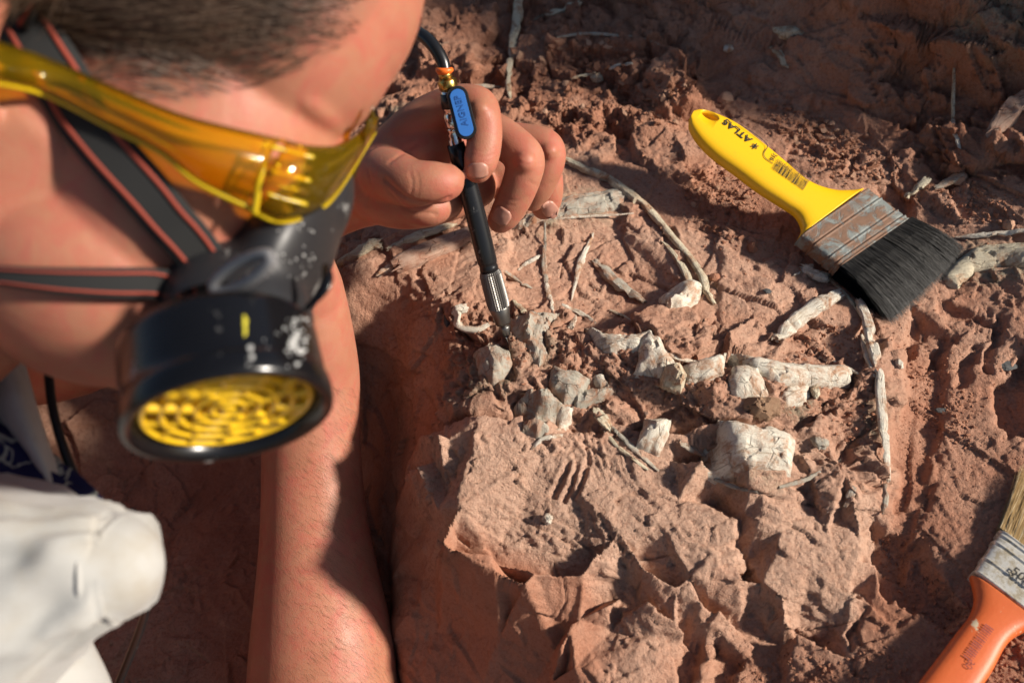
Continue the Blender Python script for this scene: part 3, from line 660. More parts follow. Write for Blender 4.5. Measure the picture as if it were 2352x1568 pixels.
bone('bone_rod', 'upright grey bone rod left of the leaning white rod', [(1252,512),(1251,560),(1250,610),(1254,648)], [4,8,13,12], G_, lift=.5)
bone('bone_stub', 'white splintered stub at the foot of the upright grey rod', [(1254,650),(1260,675),(1266,700),(1270,722)], [12,14,12,6], W_, lift=.6)
bone('thin_bone', 'leaning white and dark rod of bone in the middle hollow', [(1362,535),(1348,570),(1332,605),(1322,645),(1312,690)], [5,12,16,10,4], W_, lift=.5, jag=.3)
bone('split_bone', 'split grey and white bone slanting down inside the curved rib', [(1366,600),(1395,628),(1430,660),(1478,692)], [20,30,28,16], G_, lift=.5, jag=.25, split=.3, dip=0, ncut=2)
bone('twig_bone', 'small white twig-like bone crossing left of the upright grey rod', [(1190,620),(1208,606),(1228,594),(1244,586)], [6,9,11,7], W_, lift=.6)
bone('bone_sliver', 'flat grey bone sliver slanting beside the knurled grip', [(1140,612),(1170,632),(1200,650),(1222,662)], [6,12,11,5], G_, lift=.3)
bone('bone_sliver', 'broad tan bone sliver just right of the steel nose of the pen', [(1178,690),(1196,708),(1218,728)], [10,16,8], Y_, lift=.2)
bone('fork_bone', 'pale bone rod slanting down to a small white fork above the ridge', [(1292,700),(1318,712),(1345,726),(1368,740)], [8,13,12,8], W_, lift=.6)
bone('bone_fork_tip', 'tiny white forked bone splinter standing on the ridge', [(1312,752),(1318,738),(1322,724)], [16,13,6], W_, lift=.8, jag=.4)
bone('bone_needle', 'thin pale bone needle at the left edge of the rib head', [(1400,712),(1428,724),(1450,736)], [6,9,4], Y_, lift=.5)
# left knob, triangle and the saddle-shaped vertebrae along the ridge
bone('vertebra_ring', 'white pitted ring of bone left of the pen tip', [(1072,706),(1052,712),(1046,732),(1062,752),(1095,757),(1122,745)], [22,25,24,18,16,10], W_, lift=.5, flat=.8, jag=.15, dip=0, ncut=0)
bone('bone_strip', 'thin white bone strip dropping from the ridge to the saddle bone', [(1498,775),(1530,808),(1575,826),(1640,835)], [10,13,10,8], W_, lift=1.0)
lump('bone_nodule', 'upright olive and white knob of bone in front of the ridge', 1545, 880, 34, 26, 46, Y_, lift=.3, rough=.45, freq=1.2)
lump('bone_nodule', 'dark crumbly bone knob above the broken white slab', 1742, 945, 42, 30, 36, M_ROCKB, lift=.2, rough=.6, freq=1.3)
lump('bone_crumb', 'dark brown crumb of bone at the right end of the speckled plate', 1872, 903, 12, 18, 10, Y_, lift=.2, rough=.5)
bone('bone_edge', 'grey bone edge running along the fracture right of the white slab', [(1790,1118),(1840,1104),(1890,1080),(1932,1056)], [8,12,10,7], G_, lift=.5)
bone('bone_edge', 'grey bone edge under the broken front of the white slab', [(1640,1100),(1690,1118),(1740,1130)], [8,11,6], G_, lift=.5)
lump('bone_button', 'small grey ribbed bone button set in the block right of the slab', 1880, 1020, 20, 22, 10, G_, lift=.2, rough=.2)
bone('bone_edge', 'pale curved bone edge at the lowest point of the grey cluster', [(1222,1030),(1238,1012),(1264,1002),(1292,1000)], [8,14,14,8], W_, lift=.6)
bone('bone_prong', 'short double-pronged tan bone above the long dark splints', [(1368,938),(1384,962),(1400,982)], [18,30,18], Y_, lift=.5, split=.5)
bone('bone_splint', 'left of two long thin splints sloping down into the dark hollow', [(1388,990),(1420,1026),(1452,1052),(1488,1078)], [8,12,11,6], Y_, lift=.7)
bone('bone_splint', 'right of two long thin splints sloping down into the dark hollow', [(1402,978),(1436,1012),(1478,1050),(1512,1080)], [8,14,12,6], G_, lift=.7)
bone('bone_strip', 'faint grey bone strip in the shadow left of the white slab', [(1560,1012),(1590,1032),(1620,1046)], [14,18,8], G_, lift=.4)
# right part of the block
bone('bone_stub', 'short round white bone stub left of the bristles', [(1842,615),(1862,622),(1882,632),(1902,640)], [18,30,32,24], W_, lift=.7, flat=.8, dip=0, ncut=0)
bone('bone_chip', 'tiny white bone chip left of the short round stub', [(1824,633),(1834,628),(1842,622)], [7,9,5], W_, lift=.6)
bone('rib_piece', 'thick white rib piece lying below the bristles', [(1782,778),(1812,752),(1850,722),(1890,694),(1926,676)], [22,36,38,36,28], W_, lift=.6, flat=.7, jag=.2, split=.15, dip=0, ncut=2)
bone('rib', 'long white double rib running from the bristles down the right edge of the block', [(1972,690),(1990,735),(2002,785),(2014,835),(2022,890)], [22,26,28,26,22], W_, lift=.8, flat=.8, split=.35, dip=0, ncut=0, jag=.07)
bone('rib_end', 'thin straight white end of the double rib at the lower right edge of the block', [(2017,850),(2026,950),(2032,1010),(2036,1065),(2040,1102)], [22,24,20,17,11], W_, lift=.85, flat=.7, split=.3, dip=0, ncut=0, jag=.07)
bone('rib_splint', 'short white splint left of the double rib', [(1980,770),(1988,805),(2000,840),(2008,862)], [10,17,16,8], W_, lift=.5)
bone('thin_bone', 'thin whitish bone lying in the corner left of the double rib', [(1882,820),(1915,832),(1948,846),(1972,858)], [9,13,12,6], W_, lift=.4)
bone('bone_strip', 'grey bone strip at the bottom end of the double rib', [(2034,1110),(2034,1145),(2030,1178)], [12,17,8], G_, lift=.3)
bone('bone_flake', 'wedge of grey bone set in the block above its lower right corner', [(1962,1118),(1950,1142),(1940,1162)], [14,20,10], G_, lift=.2)
bone('thin_bone', 'thin brown rod disappearing under the bristles', [(1905,640),(1935,668),(1965,705),(1985,742)], [12,11,10,8], Y_, lift=.5)
# right of and above the brush
bone('thin_bone', 'thin white bone reaching the right edge beside the bristles', [(2195,545),(2250,540),(2310,534),(2380,526)], [8,14,13,13], W_, lift=.6, jag=.3)
bone('bone_rod', 'short broken tan rod above the bristles', [(2082,452),(2104,434),(2130,410)], [16,20,19], Y_, lift=.6)
bone('bone_flake', 'dark grey bone flake right of the short broken rod', [(2148,432),(2180,416),(2212,400)], [10,18,8], G_, lift=.5, jag=.4)
bone('thin_bone', 'thin upright tan bone like a stem on the far right crag', [(2192,150),(2190,205),(2189,270)], [6,8,10], Y_, lift=.8)
bone('thin_bone', 'lower pale half of the stem-like bone on the far right crag', [(2189,275),(2196,310),(2208,352)], [12,13,8], W_, lift=.8)
bone('bone_chunk', 'pale ribbed bone chunk at the right edge above the brush', [(2282,300),(2310,270),(2340,245),(2380,225)], [30,58,70,70], P_, lift=0, flat=.4, jag=.3)
lump('tooth', 'small white tooth-like bone on the slope above the yellow brush', 1671, 118, 12, 10, 9, W_, lift=.5)
lump('bone_nodule', 'olive bone knob at the tip of a buried bone near the top', 1812, 80, 36, 18, 16, Y_, lift=.3, rot=-20)
bone('bone_flake', 'broken pale bone flake below the olive knob near the top', [(1772,108),(1790,126),(1812,152)], [10,20,8], Y_, lift=.5, jag=.4)
bone('long_bone', 'long straight tan bone standing up behind the hand to the top edge', [(1198,-30),(1186,50),(1176,110),(1168,170),(1170,225)], [24,24,18,16,10], Y_, lift=.5, jag=.2)
bone('pointed_bone', 'pointed pale bone on the dark ledge at the top', [(1228,46),(1262,30),(1300,18),(1335,8)], [6,18,22,26], Y_, lift=.6)
bone('arched_bone', 'thin dark arched bone along the ledge below the top edge', [(1280,86),(1340,78),(1400,80),(1470,88),(1515,102)], [6,10,10,9,5], G_, lift=.5)
bone('bone_bit', 'short flat white bit of bone in the rubble behind the hand', [(1400,157),(1425,150),(1452,146)], [9,13,9], W_, lift=1)
bone('bone_bit', 'thin tan bit of bone in the rubble left of the white bit', [(1312,180),(1345,172),(1368,166)], [6,10,6], Y_, lift=1)
lump('bone_bit', 'round pale bone bit in the rubble behind the hand', 1371, 186, 15, 12, 10, Y_, lift=.5)
bone('bone_flake', 'grey bone flake right beside the brass fitting', [(1062,208),(1100,198),(1150,200)], [8,15,8], G_, lift=.5)
bone('bone_flake', 'grey bone flake by the forehead under the black hose', [(982,108),(1005,104),(1030,98)], [6,12,6], G_, lift=.5)
lump('quartz_chip', 'small bright white angular chip lying alone on the pale scratched face', 1256, 1196, 13, 12, 13, W_, 'chip', lift=.5, rough=.5, freq=1.1)
lump('pebble', 'round pale pebble at the right end of the rubble behind the hand', 1666, 232, 18, 15, 14, M_CHIPP, 'pebble', lift=.4)
lump('pebble', 'pale orange round pebble right of the handle below the crag', 2194, 388, 16, 14, 12, M_CHIP, 'pebble', lift=.4)
lump('pebble', 'pale pebble with a rough side above the ferrule of the yellow brush', 2198, 418, 26, 17, 14, M_CHIPP, 'pebble', lift=.4)
lump('pebble', 'smooth whitish pebble right of the top corner of the bristles', 2316, 522, 16, 14, 13, M_CHIPP, 'pebble', lift=.5)
lump('pebble', 'lone brownish round pebble between the curved rib and the brush', 1728, 572, 13, 14, 12, M_CHIP, 'pebble', lift=.5)
lump('pebble', 'small dark pebble in the hollow inside the curved rib', 1640, 640, 13, 10, 9, M_CHIP, 'pebble', lift=.5)
lump('pebble', 'whitish shell-like pebble at the right edge of the block', 2064, 838, 9, 14, 9, W_, 'pebble', lift=.4)
M_SLATE = mat('grey_slate', (.07, .07, .068), .8)
lump('slate_flake', 'dark grey crescent flake on the sandy floor at the right', 2162, 946, 20, 7, 4, M_SLATE, 'flake', lift=.5, rough=.4)
lump('slate_flake', 'dark square flake below the yellow handle', 1762, 672, 9, 8, 3, M_SLATE, 'flake', lift=.6, rough=.4)
lump('slate_flake', 'dark grey patch of slate at the right edge of the floor', 2312, 840, 24, 18, 4, M_SLATE, 'flake', lift=.4, rough=.4)
lump('slate_flake', 'bluish grey flake in the smooth shaded scoop left of the pen', 1028, 735, 9, 26, 5, M_SLATE, 'flake', lift=.3, rough=.3)

# ------------------------------------------------------------------ loose rock: chips one by one, the fine rest as one mesh
def chip_mesh(k, flat):
    bm = bmesh.new()
    for i in range(14):
        d = Vector((random.gauss(0, 1), random.gauss(0, 1), random.gauss(0, 1))).normalized()
        bm.verts.new((d.x*random.uniform(.75, 1.2), d.y*random.uniform(.55, .95), d.z*flat*random.uniform(.7, 1.1)))
    r = bmesh.ops.convex_hull(bm, input=bm.verts)
    bmesh.ops.delete(bm, geom=[v for v in bm.verts if not v.link_faces], context='VERTS')
    bmesh.ops.recalc_face_normals(bm, faces=bm.faces)
    me = bpy.data.meshes.new('rock_chip'); bm.to_mesh(me); bm.free(); return me
CHIPS = [chip_mesh(k, random.choice((.45, .6, .8))) for k in range(18)]
for k, me in enumerate(CHIPS): me.materials.append(M_CHIPP if k % 5 == 0 else M_CHIP)
# (label, polygon, how many single chips, their half size in px, how many fine ones)
RUBBLE = [
 ([(1170,130),(1400,90),(1560,170),(1650,240),(1560,290),(1430,300),(1290,300),(1180,240)], 74, (6, 15), 900),
 ([(1560,420),(1640,380),(1720,420),(1740,470),(1690,490),(1720,560),(1650,560),(1600,500)], 42, (5, 12), 330),
 ([(1760,250),(1850,240),(1980,330),(2080,380),(2120,430),(2010,420),(1880,390),(1800,320)], 60, (5, 13), 620),
 ([(2120,450),(2250,430),(2330,470),(2300,520),(2180,500)], 14, (5, 10), 200),
 ([(2080,830),(2160,850),(2240,930),(2240,1010),(2130,980),(2090,900)], 22, (4, 9), 200),
 ([(2010,1230),(2080,1240),(2150,1300),(2230,1400),(2180,1480),(2090,1400),(2040,1330)], 22, (4, 9), 190),
 ([(1960,1500),(2070,1490),(2090,1570),(1940,1575)], 20, (5, 12), 160),
 ([(2270,1500),(2352,1440),(2380,1590),(2240,1590)], 24, (6, 14), 200),
 ([(1880,740),(1980,770),(1970,830),(1900,820),(1850,870),(1800,840)], 12, (4, 9), 80),
 ([(1690,1530),(1900,1480),(1930,1580),(1680,1580)], 10, (5, 11), 140)]
def inside(poly, x, y):
    c = False; n = len(poly)
    for i in range(n):
        (x1, y1), (x2, y2) = poly[i], poly[(i+1) % n]
        if (y1 > y) != (y2 > y) and x < (x2-x1)*(y-y1)/(y2-y1)+x1: c = not c
    return c
def rand_in(poly, spread=0):
    xs_, ys_ = [p[0] for p in poly], [p[1] for p in poly]
    while True:
        x, y = random.uniform(min(xs_), max(xs_)), random.uniform(min(ys_), max(ys_))
        if inside(poly, x, y): return x+random.gauss(0, spread), y+random.gauss(0, spread)
fine = MB(); CHV = [([v.co.copy() for v in me.vertices], [tuple(p.vertices) for p in me.polygons]) for me in CHIPS]
def add_fine(x, y, s):
    p = G(x, y); k = pxm(p)*s; vs, fs = random.choice(CHV); e = Matrix.Rotation(random.uniform(0, 6.3), 3, 'Z') @ Matrix.Rotation(random.gauss(0, .5), 3, 'X')
    fine.add([(e @ v)*k+V(p)+Vector((0, 0, k*.25)) for v in vs], fs)
LAND = [((1600,262),'the tip of the yellow handle'),((1700,372),'the printed yellow handle'),((1850,500),'the flared yellow handle end'),((1840,395),'the barcode of the yellow handle'),
 ((1426,150),'the flat white bone bit'),((1340,175),'the thin tan bone bit'),((1371,186),'the round pale bone bit'),((1666,232),'the round pale pebble behind the hand'),((1172,190),'the long upright tan bone'),
 ((1127,230),'the raised index knuckle'),((1285,315),'the ring finger knuckle'),((1450,448),'the curved tan rib'),((1560,570),'the lower bend of the curved rib'),((1728,572),'the lone brownish pebble'),
 ((1671,118),'the small tooth-like bone'),((1800,140),'the broken bone flake near the top'),((2194,388),'the pale orange pebble'),((2198,418),'the rough pale pebble'),((2104,434),'the short broken tan rod'),((2180,416),'the dark grey flake'),
 ((2316,522),'the smooth whitish pebble'),((2250,540),'the thin white bone at the right edge'),((2162,946),'the dark crescent flake'),((2064,838),'the shell-like pebble'),((2312,840),'the dark slate patch'),
 ((2040,1110),'the lower end of the white double rib'),((2240,1310),'the orange brush shoulder'),((2200,1450),'the orange handle'),((1985,1430),'the lower right corner of the block'),((2036,1000),'the straight white end of the rib'),
 ((1940,690),'the thick white rib piece'),((1860,625),'the round bone stub'),((1975,858),'the thin bone in the corner'),((1650,1500),'the leaf-shaped plates'),((1830,1440),'the lower edge of the block'),((2208,352),'the stem-like bone'),
 ((1470,90),'the arched dark bone'),((1540,180),'the big boulder behind the hand'),((2010,250),'the dark pit in the crags'),((1900,310),'the row of chisel notches'),((2280,720),'the deep gouges right of the bristles'),((2130,1300),'the dark step in the floor'),((2000,1540),'the bottom edge heap'),((2330,1500),'the bottom right corner')]
DIRS = ['right of', 'above and right of', 'above', 'above and left of', 'left of', 'below and left of', 'below', 'below and right of']
used = set(); nchip = 0
for poly, n1, (s0, s1), n2 in RUBBLE:
    for i in range(n1*2):
        x, y = rand_in(poly); p = G(x, y); s = s0+(s1-s0)*random.random()**1.5; k = s*pxm(p); ci = random.randrange(len(CHIPS))
        dist, lx, ly, land = min((math.hypot(x-a, y-b), a, b, t) for (a, b), t in LAND)
        dr = DIRS[int(round(math.degrees(math.atan2(ly-y, x-lx))/45)) % 8]
        label = ('large ' if s > s0+.6*(s1-s0) else 'small ' if s < s0+.3*(s1-s0) else '')+('pale' if ci % 5 == 0 else 'red')+' rock chip '+('close ' if dist < 45 else 'somewhat ' if dist < 100 else 'far ')+dr+' '+land
        if label in used or len(label.split()) > 16 or nchip >= 250: add_fine(x, y, s*.8); continue
        used.add(label); nchip += 1
        o = bpy.data.objects.new('rock_chip', CHIPS[ci]); col.objects.link(o)
        o.location = (p[0], p[1], p[2]+k*.28); o.scale = (k, k, k); o.rotation_euler = (random.gauss(0, .5), random.gauss(0, .5), random.uniform(0, 6.3))
        tag(o, label, 'rock chip', 'loose rock chips on the quarry floor')
    for i in range(n2):
        x, y = rand_in(poly, 14); add_fine(x, y, random.uniform(1.3, 4.2)+2.2*random.random()**4)
for i in range(1500): add_fine(random.uniform(960, 2352), random.uniform(20, 860), random.uniform(.9, 3.0)+2*random.random()**6)
for i in range(800): add_fine(random.uniform(2060, 2352), random.uniform(800, 1568), random.uniform(.8, 2.4)+2*random.random()**6)
for i in range(160): add_fine(random.uniform(280, 640), random.uniform(1080, 1568), random.uniform(.8, 2.6))
for i in range(420):
    x, y = rand_in([(1050,720),(1290,745),(1480,800),(1700,850),(1900,890),(2030,900),(2030,1050),(1820,960),(1640,930),(1480,910),(1330,960),(1180,900)]); add_fine(x, y, random.uniform(1.6, 5)+3*random.random()**4)
o = fine.build('gravel', M_CHIP, smooth=False); tag(o, 'fine red gravel and grit scattered over the quarry floor and block', 'gravel', kind='stuff')
# ------------------------------------------------------------------ the person: one continuous body, then hair, clothes and nails
def skin_material():
    m = mat('skin', rough=.55, spec=.28); t = NT(m)
    c = t.mix(t.noise(28, 4, .6), (.35, .138, .082), (.43, .195, .122))
    c = t.mix(t.ramp(t.noise(70, 5, .7, dist=.8), [(.42, 0.0), (.66, .7)]), c, (.42, .11, .08)); c = t.mix(t.ramp(t.noise(22, 3, .6), [(.45, 0.0), (.7, .4)]), c, (.28, .115, .06))
    c = t.mix(t.math('MULTIPLY', t.ramp(t.voro(95), [(.02, .7), (.05, 0.0)]), t.ramp(t.noise(40, 2), [(.5, 0.0), (.6, 1.0)])), c, (.24, .09, .05)); t.color(c)
    c = t.mix(t.ramp(t.noise(900, 3, .7), [(.64, 0.0), (.70, .7)]), c, (.34, .12, .06))
    va = t.new('ShaderNodeVertexColor', layer_name='scalp'); t.color(t.mix(va.outputs[0], c, (.055, .033, .022)))
    t.b.inputs['Subsurface Weight'].default_value = .22; t.b.inputs['Subsurface Radius'].default_value = (1, .35, .18); t.b.inputs['Subsurface Scale'].default_value = .004
    t.normal(t.bump(t.math('ADD', t.voro(1100), t.math('MULTIPLY', t.noise(420, 4, .6), .8)),   .0004, .24))
    t.rough(t.ramp(t.noise(60, 3), [(.3, .42), (.7, .58)])); return m
M_SKIN = skin_material()
person = empty('person', V(PD(200, 900, .46)))
tag(person, 'bent-over person in a white shirt holding a black air pen over the fossil', 'person')
mb = MB()
def limb(pts, **k):
    """pts = (px, py, depth, radius px)"""
    tube(mb, [PD(a, b, d) for a, b, d, r in pts], [r*d*CW for a, b, d, r in pts], n=6, seg=48, ref=tuple(-FW), **k)
IMX, IMY, IMZ = RT, UP, -FW
# head frame: face forward, up, and the right side of the head turned to the camera
HF = .90*IMX-.436*IMY-.10*IMZ; HF /= np.linalg.norm(HF)
HU = .436*IMX+.90*IMY; HU -= HF*(HU@HF); HU /= np.linalg.norm(HU); HS = np.cross(HU, HF); HS = HS if HS@IMZ > 0 else -HS
HC = PD(330, 330, .415); K = .415*CW
def hp(f, u, s=0): return HC+(HF*f+HU*u+HS*s)*K
def head_e(f, u, s, rf, ru, rs): ellipsoid(mb, hp(f, u, s), (HF*rf*K, HU*ru*K, HS*rs*K))
head_e(-75, 470, 0, 525, 440, 415)      # skull
head_e(190, 400, 0, 250, 330, 330)      # forehead
head_e(90, 30, 0, 330, 480, 310)        # face
head_e(20, -300, 0, 330, 270, 290)      # jaw
head_e(230, -350, 0, 190, 190, 170)     # chin
head_e(150, -60, 170, 150, 150, 125)    # right cheek
head_e(150, -60, -170, 150, 150, 125)   # left cheek
head_e(300, 235, 0, 105, 70, 230)       # brow
tube(mb, [hp(390, 200), hp(415, 90), hp(430, 0), hp(370, -50)], [34*K, 40*K, 46*K, 34*K], n=4)     # nose
head_e(345, -195, 0, 60, 32, 110); head_e(335, -245, 0, 60, 34, 100)   # lips
for s in (1, -1):                        # ears
    tube(mb, [hp(-190, 190, 330*s), hp(-250, 160, 375*s), hp(-250, 40, 375*s), hp(-200, -90, 335*s)], [36*K, 44*K, 40*K, 34*K], n=4)
tube(mb, [hp(-170, -60), hp(-330, -520), hp(-560, -1000)], [300*K, 290*K, 330*K], n=6, seg=48)   # neck
sh_r = PD(-420, 1500, .44); sh_l = PD(-700, 500, .85)
tube(mb, [sh_r, (sh_r+sh_l)/2-UP*.03, sh_l], [.075, .105, .075], n=6, seg=24)      # shoulders
tube(mb, [(sh_r+sh_l)/2, (sh_r+sh_l)/2+RT*-.10+UP*-.10], [.12, .15], n=6, seg=24)
# right arm: upper arm in the sleeve, elbow below the frame, forearm up the picture, hand behind the mask
limb([(-420,1500,.47,300),(-80,1760,.50,250),(300,2060,.55,215),(640,2080,.61,195),(745,1800,.64,186),(742,1568,.662,172),(738,1450,.668,160),(730,1330,.676,140),(722,1200,.683,122),(716,1060,.687,113),(714,940,.685,112),(712,850,.678,112),(702,740,.655,104),(690,650,.645,95)])
limb([(690,680,.645,100),(650,590,.62,105),(600,520,.60,90)])                 # right palm
for k, (dx, dy) in enumerate(((-60,-40),(-20,-60),(20,-70),(55,-60))):      # its fingers, folded under the chin
    limb([(600+dx*.6,520+dy*.6,.595,36),(580+dx,440+dy,.58,33),(550+dx,420+dy,.56,31),(540+dx,470+dy,.55,28)])
limb([(670,620,.625,45),(690,560,.61,40),(680,500,.59,34)])
# left forearm from behind the head, wrist and the hand that guides the pen
limb([(-700,500,.85,150),(-250,760,.84,140),(120,800,.80,125),(420,640,.73,112),(640,510,.675,100),(780,446,.645,92),(880,420,.63,92)], flat=.8)
limb([(860,420,.632,88),(930,370,.632,95),(1000,330,.638,92),(1040,320,.642,80)])       # back of the hand
limb([(850,440,.628,70),(930,455,.625,72),(1010,450,.63,64),(1090,430,.645,52)])        # heel of the hand
limb([(930,470,.618,44),(985,478,.615,42),(1030,462,.622,36)])                          # fold of the palm
limb([(1000,300,.645,70),(1090,330,.655,66),(1160,390,.662,62),(1180,440,.668,48)])     # knuckle row
limb([(880,400,.612,62),(905,405,.603,60),(945,420,.592,56),(985,420,.588,50),(1012,420,.589,48),(1024,418,.590,44)])  # thumb
limb([(905,330,.622,48),(950,285,.618,46),(1000,255,.613,44),(1050,238,.606,43),(1088,238,.600,43),(1104,250,.598,43),(1112,290,.596,42),(1112,330,.595,41),(1104,370,.595,40),(1098,388,.596,34)])  # index
limb([(1010,300,.640,56),(1080,290,.636,52),(1140,310,.628,48),(1190,345,.618,46),(1206,368,.616,46),(1202,400,.618,44),(1184,450,.625,41),(1162,490,.632,37),(1150,505,.635,32)])  # middle
limb([(1100,320,.655,50),(1170,325,.652,45),(1235,330,.645,41),(1258,345,.643,41),(1256,380,.645,40),(1238,425,.652,37),(1222,455,.660,32)])  # ring
limb([(1120,370,.668,46),(1200,375,.672,42),(1246,390,.675,40),(1256,420,.678,38),(1256,455,.684,36),(1250,474,.688,32)])  # little
for (a, b, d, r) in ((1104,254,.590,26),(1206,372,.607,28),(1262,348,.634,22)): ellipsoid(mb, PD(a, b, d), [IMX*r*d*CW, IMY*r*d*CW, IMZ*r*d*CW], 10)
raw = mb.build('body', M_SKIN)
md = raw.modifiers.new('r', 'REMESH'); md.mode = 'VOXEL'; md.voxel_size = .0014; md.use_smooth_shade = True
ms = raw.modifiers.new('s', 'SMOOTH'); ms.iterations = 9; ms.factor = .5
bpy.context.view_layer.update(); dg = bpy.context.evaluated_depsgraph_get()
me = bpy.data.meshes.new_from_object(raw.evaluated_get(dg)); bpy.data.objects.remove(raw)
me.polygons.foreach_set('use_smooth', [True]*len(me.polygons))
# creases of the hand pressed into the skin
_cv = np.empty(len(me.vertices)*3, np.float32); me.vertices.foreach_get('co', _cv); _cv = _cv.reshape(-1, 3).astype(float)
_cn = np.empty(len(me.vertices)*3, np.float32); me.vertices.foreach_get('normal', _cn); _cn = _cn.reshape(-1, 3)
_bt = BVHTree.FromPolygons([tuple(v) for v in _cv], [tuple(p.vertices) for p in me.polygons])
hm_ = np.where(((_cv-CAM)@FW > .54) & (_cv[:, 2] > .02))[0]
for line, wd, dp in (([(942,398),(948,420),(945,448)],.9,.5),([(956,396),(962,420),(958,450)],.8,.4),([(1074,350),(1110,361),(1148,348)],.8,.45),([(1078,361),(1112,371),(1146,358)],.7,.35),([(1076,340),(1110,350),(1146,338)],.7,.3),
    ([(1150,446),(1182,462),(1216,452)],.8,.45),([(1148,457),(1176,472),(1210,463)],.7,.35),([(1172,352),(1204,376),(1240,374)],.8,.4),([(1178,344),(1210,366),(1242,362)],.7,.3),([(1214,416),(1240,428),(1268,418)],.8,.4),([(1236,350),(1260,358),(1288,350)],.7,.35),
    ([(885,415),(930,452),(985,468),(1032,455)],1.6,1.5),([(893,440),(935,480),(1000,492)],1.3,.9),([(845,392),(852,430),(842,472)],1.0,.7),([(1245,470),(1262,462),(1284,468)],.6,.4),([(895,372),(925,352),(958,330)],1.2,.8)):
    pp = []
    for (x, y) in spline(line, 10):
        dr = Vector(ray(x, y)); h = _bt.ray_cast(V(CAM), dr.normalized())
        if h[0] is not None and (np.array(h[0])-CAM)@FW > .54: pp.append(np.array(h[0]))
    if len(pp) < 3: continue
    pp = np.array(pp); q_ = _cv[hm_]; near = np.min(np.linalg.norm(q_[:, None]-pp[None], axis=2), axis=1) if len(hm_) < 60000 else np.minimum.reduce([np.linalg.norm(q_-p_, axis=1) for p_ in pp])
    _cv[hm_] -= _cn[hm_]*(dp*1e-3*np.exp(-(near/(wd*1e-3))**2))[:, None]
me.vertices.foreach_set('co', _cv.astype(np.float32).ravel()); me.update()
me.name = 'body'; body = link('body', me, M_SKIN, person)
_vv = np.empty(len(me.vertices)*3, np.float32); me.vertices.foreach_get('co', _vv); _vv = _vv.reshape(-1, 3)
BV = BVHTree.FromPolygons([tuple(v) for v in _vv], [tuple(p.vertices) for p in me.polygons])
def S(px, py, off=0.0):
    """point of the body seen at a photograph position, moved off its skin towards the viewer (metres)"""
    d = Vector(ray(px, py)); n_ = d.length; h = BV.ray_cast(V(CAM), d/n_)
    if h[0] is None: return None, None
    nn = h[1] if h[1].dot(d) < 0 else -h[1]
    return np.array(h[0]+nn*off), np.array(nn)
def SD(px, py, default):
    p, n_ = S(px, py); return default if p is None else float((p-CAM)@FW)
# finger nails
M_NAIL = mat('nail', (.42, .205, .15), .4, **{'Subsurface Weight': .1, 'Subsurface Scale': .003})
for (cx, cy, ax, ay, rot, lab) in ((1097,392,24,18,-4,'dusty nail of the index finger'),(1151,496,22,19,35,'dusty nail of the middle finger'),(1264,482,17,20,-40,'small nail of the little finger')):
    rows = []
    for i in range(9):
        rr = []
        for j in range(9):
            u, v = (i/4-1), (j/4-1); f = (abs(u)**4+abs(v)**4)**.25; h_ = math.hypot(u, v); s = (max(abs(u), abs(v))/h_*1.12 if h_ else 1); s = min(s, 1)
            u, v = u*s, v*s; c_, s_ = math.cos(R(rot)), math.sin(R(rot))
            p, n_ = S(cx+u*ax*c_-v*ay*s_, cy+u*ax*s_+v*ay*c_, .0007*(1.2-f))
            if p is None: p = PD(cx+u*ax, cy+v*ay, SD(cx, cy, .6)+.006)
            rr.append(p)
        rows.append(rr)
    nb = MB(); sheet(nb, rows, .0005); o = nb.build('nail', M_NAIL, person); o['label'] = lab
# hair
def hair_material():
    m = mat('hair', rough=.6, spec=.3); t = NT(m); oi = t.noise(60, 3, .6)
    t.color(t.mix(oi, (.030, .019, .013), (.10, .062, .040))); return m
M_HAIR = hair_material()
HAIRLINE = [(-400,-700),(-400,60),(60,90),(250,190),(380,245),(470,232),(590,205),(700,165),(790,110),(850,40),(900,-40),(960,-120),(960,-700)]
hb = MB()
fl = -HF*.92-HU*.25
pool = [i for i in range(len(_vv)) if (_vv[i]-CAM)@FW < .50 and (_vv[i]-HC)@HU > -150*K and abs((_vv[i]-HC)@HF) < 700*K and np.linalg.norm(_vv[i]-HC) < 1050*K]
def line_dist(x, y):
    return min(math.hypot(x-a-(c-a)*t, y-b-(e-b)*t) for (a, b), (c, e) in zip(HAIRLINE[1:-1], HAIRLINE[2:]) for t in [max(0, min(1, ((x-a)*(c-a)+(y-b)*(e-b))/((c-a)**2+(e-b)**2)))])
def hair_here(v):
    d = np.array(v, float)-HC; f, u, s = d@HF/K, d@HU/K, d@HS/K
    if u > 880 or f < -60: return u > 120+.5*(f < -330)*-600
    r = np.array(v, float)-CAM; z = r@FW; x, y = 1176+(r@RT)/z/CW, 784-(r@UP)/z/CW
    if s < -60:                                            # far side mirrors the near one
        vm = HC+HF*(f*K)+HU*(u*K)-HS*(s*K); r = vm-CAM; z = r@FW; x, y = 1176+(r@RT)/z/CW, 784-(r@UP)/z/CW
    return min(1.0, .12+line_dist(x, y)/150) if inside(HAIRLINE, x, y) else 0
nrm = np.empty(len(me.vertices)*3, np.float32); me.vertices.foreach_get('normal', nrm); nrm = nrm.reshape(-1, 3)
ca = me.color_attributes.new('scalp', 'FLOAT_COLOR', 'POINT'); sc = np.zeros((len(_vv), 4), np.float32); sc[:, 3] = 1
for i in pool:
    sc[i, :3] = .85*hair_here(_vv[i])
ca.data.foreach_set('color', sc.ravel())
sel = [i for i in random.sample(pool, min(len(pool), 90000)) if hair_here(_vv[i]) > random.random()][:26000]
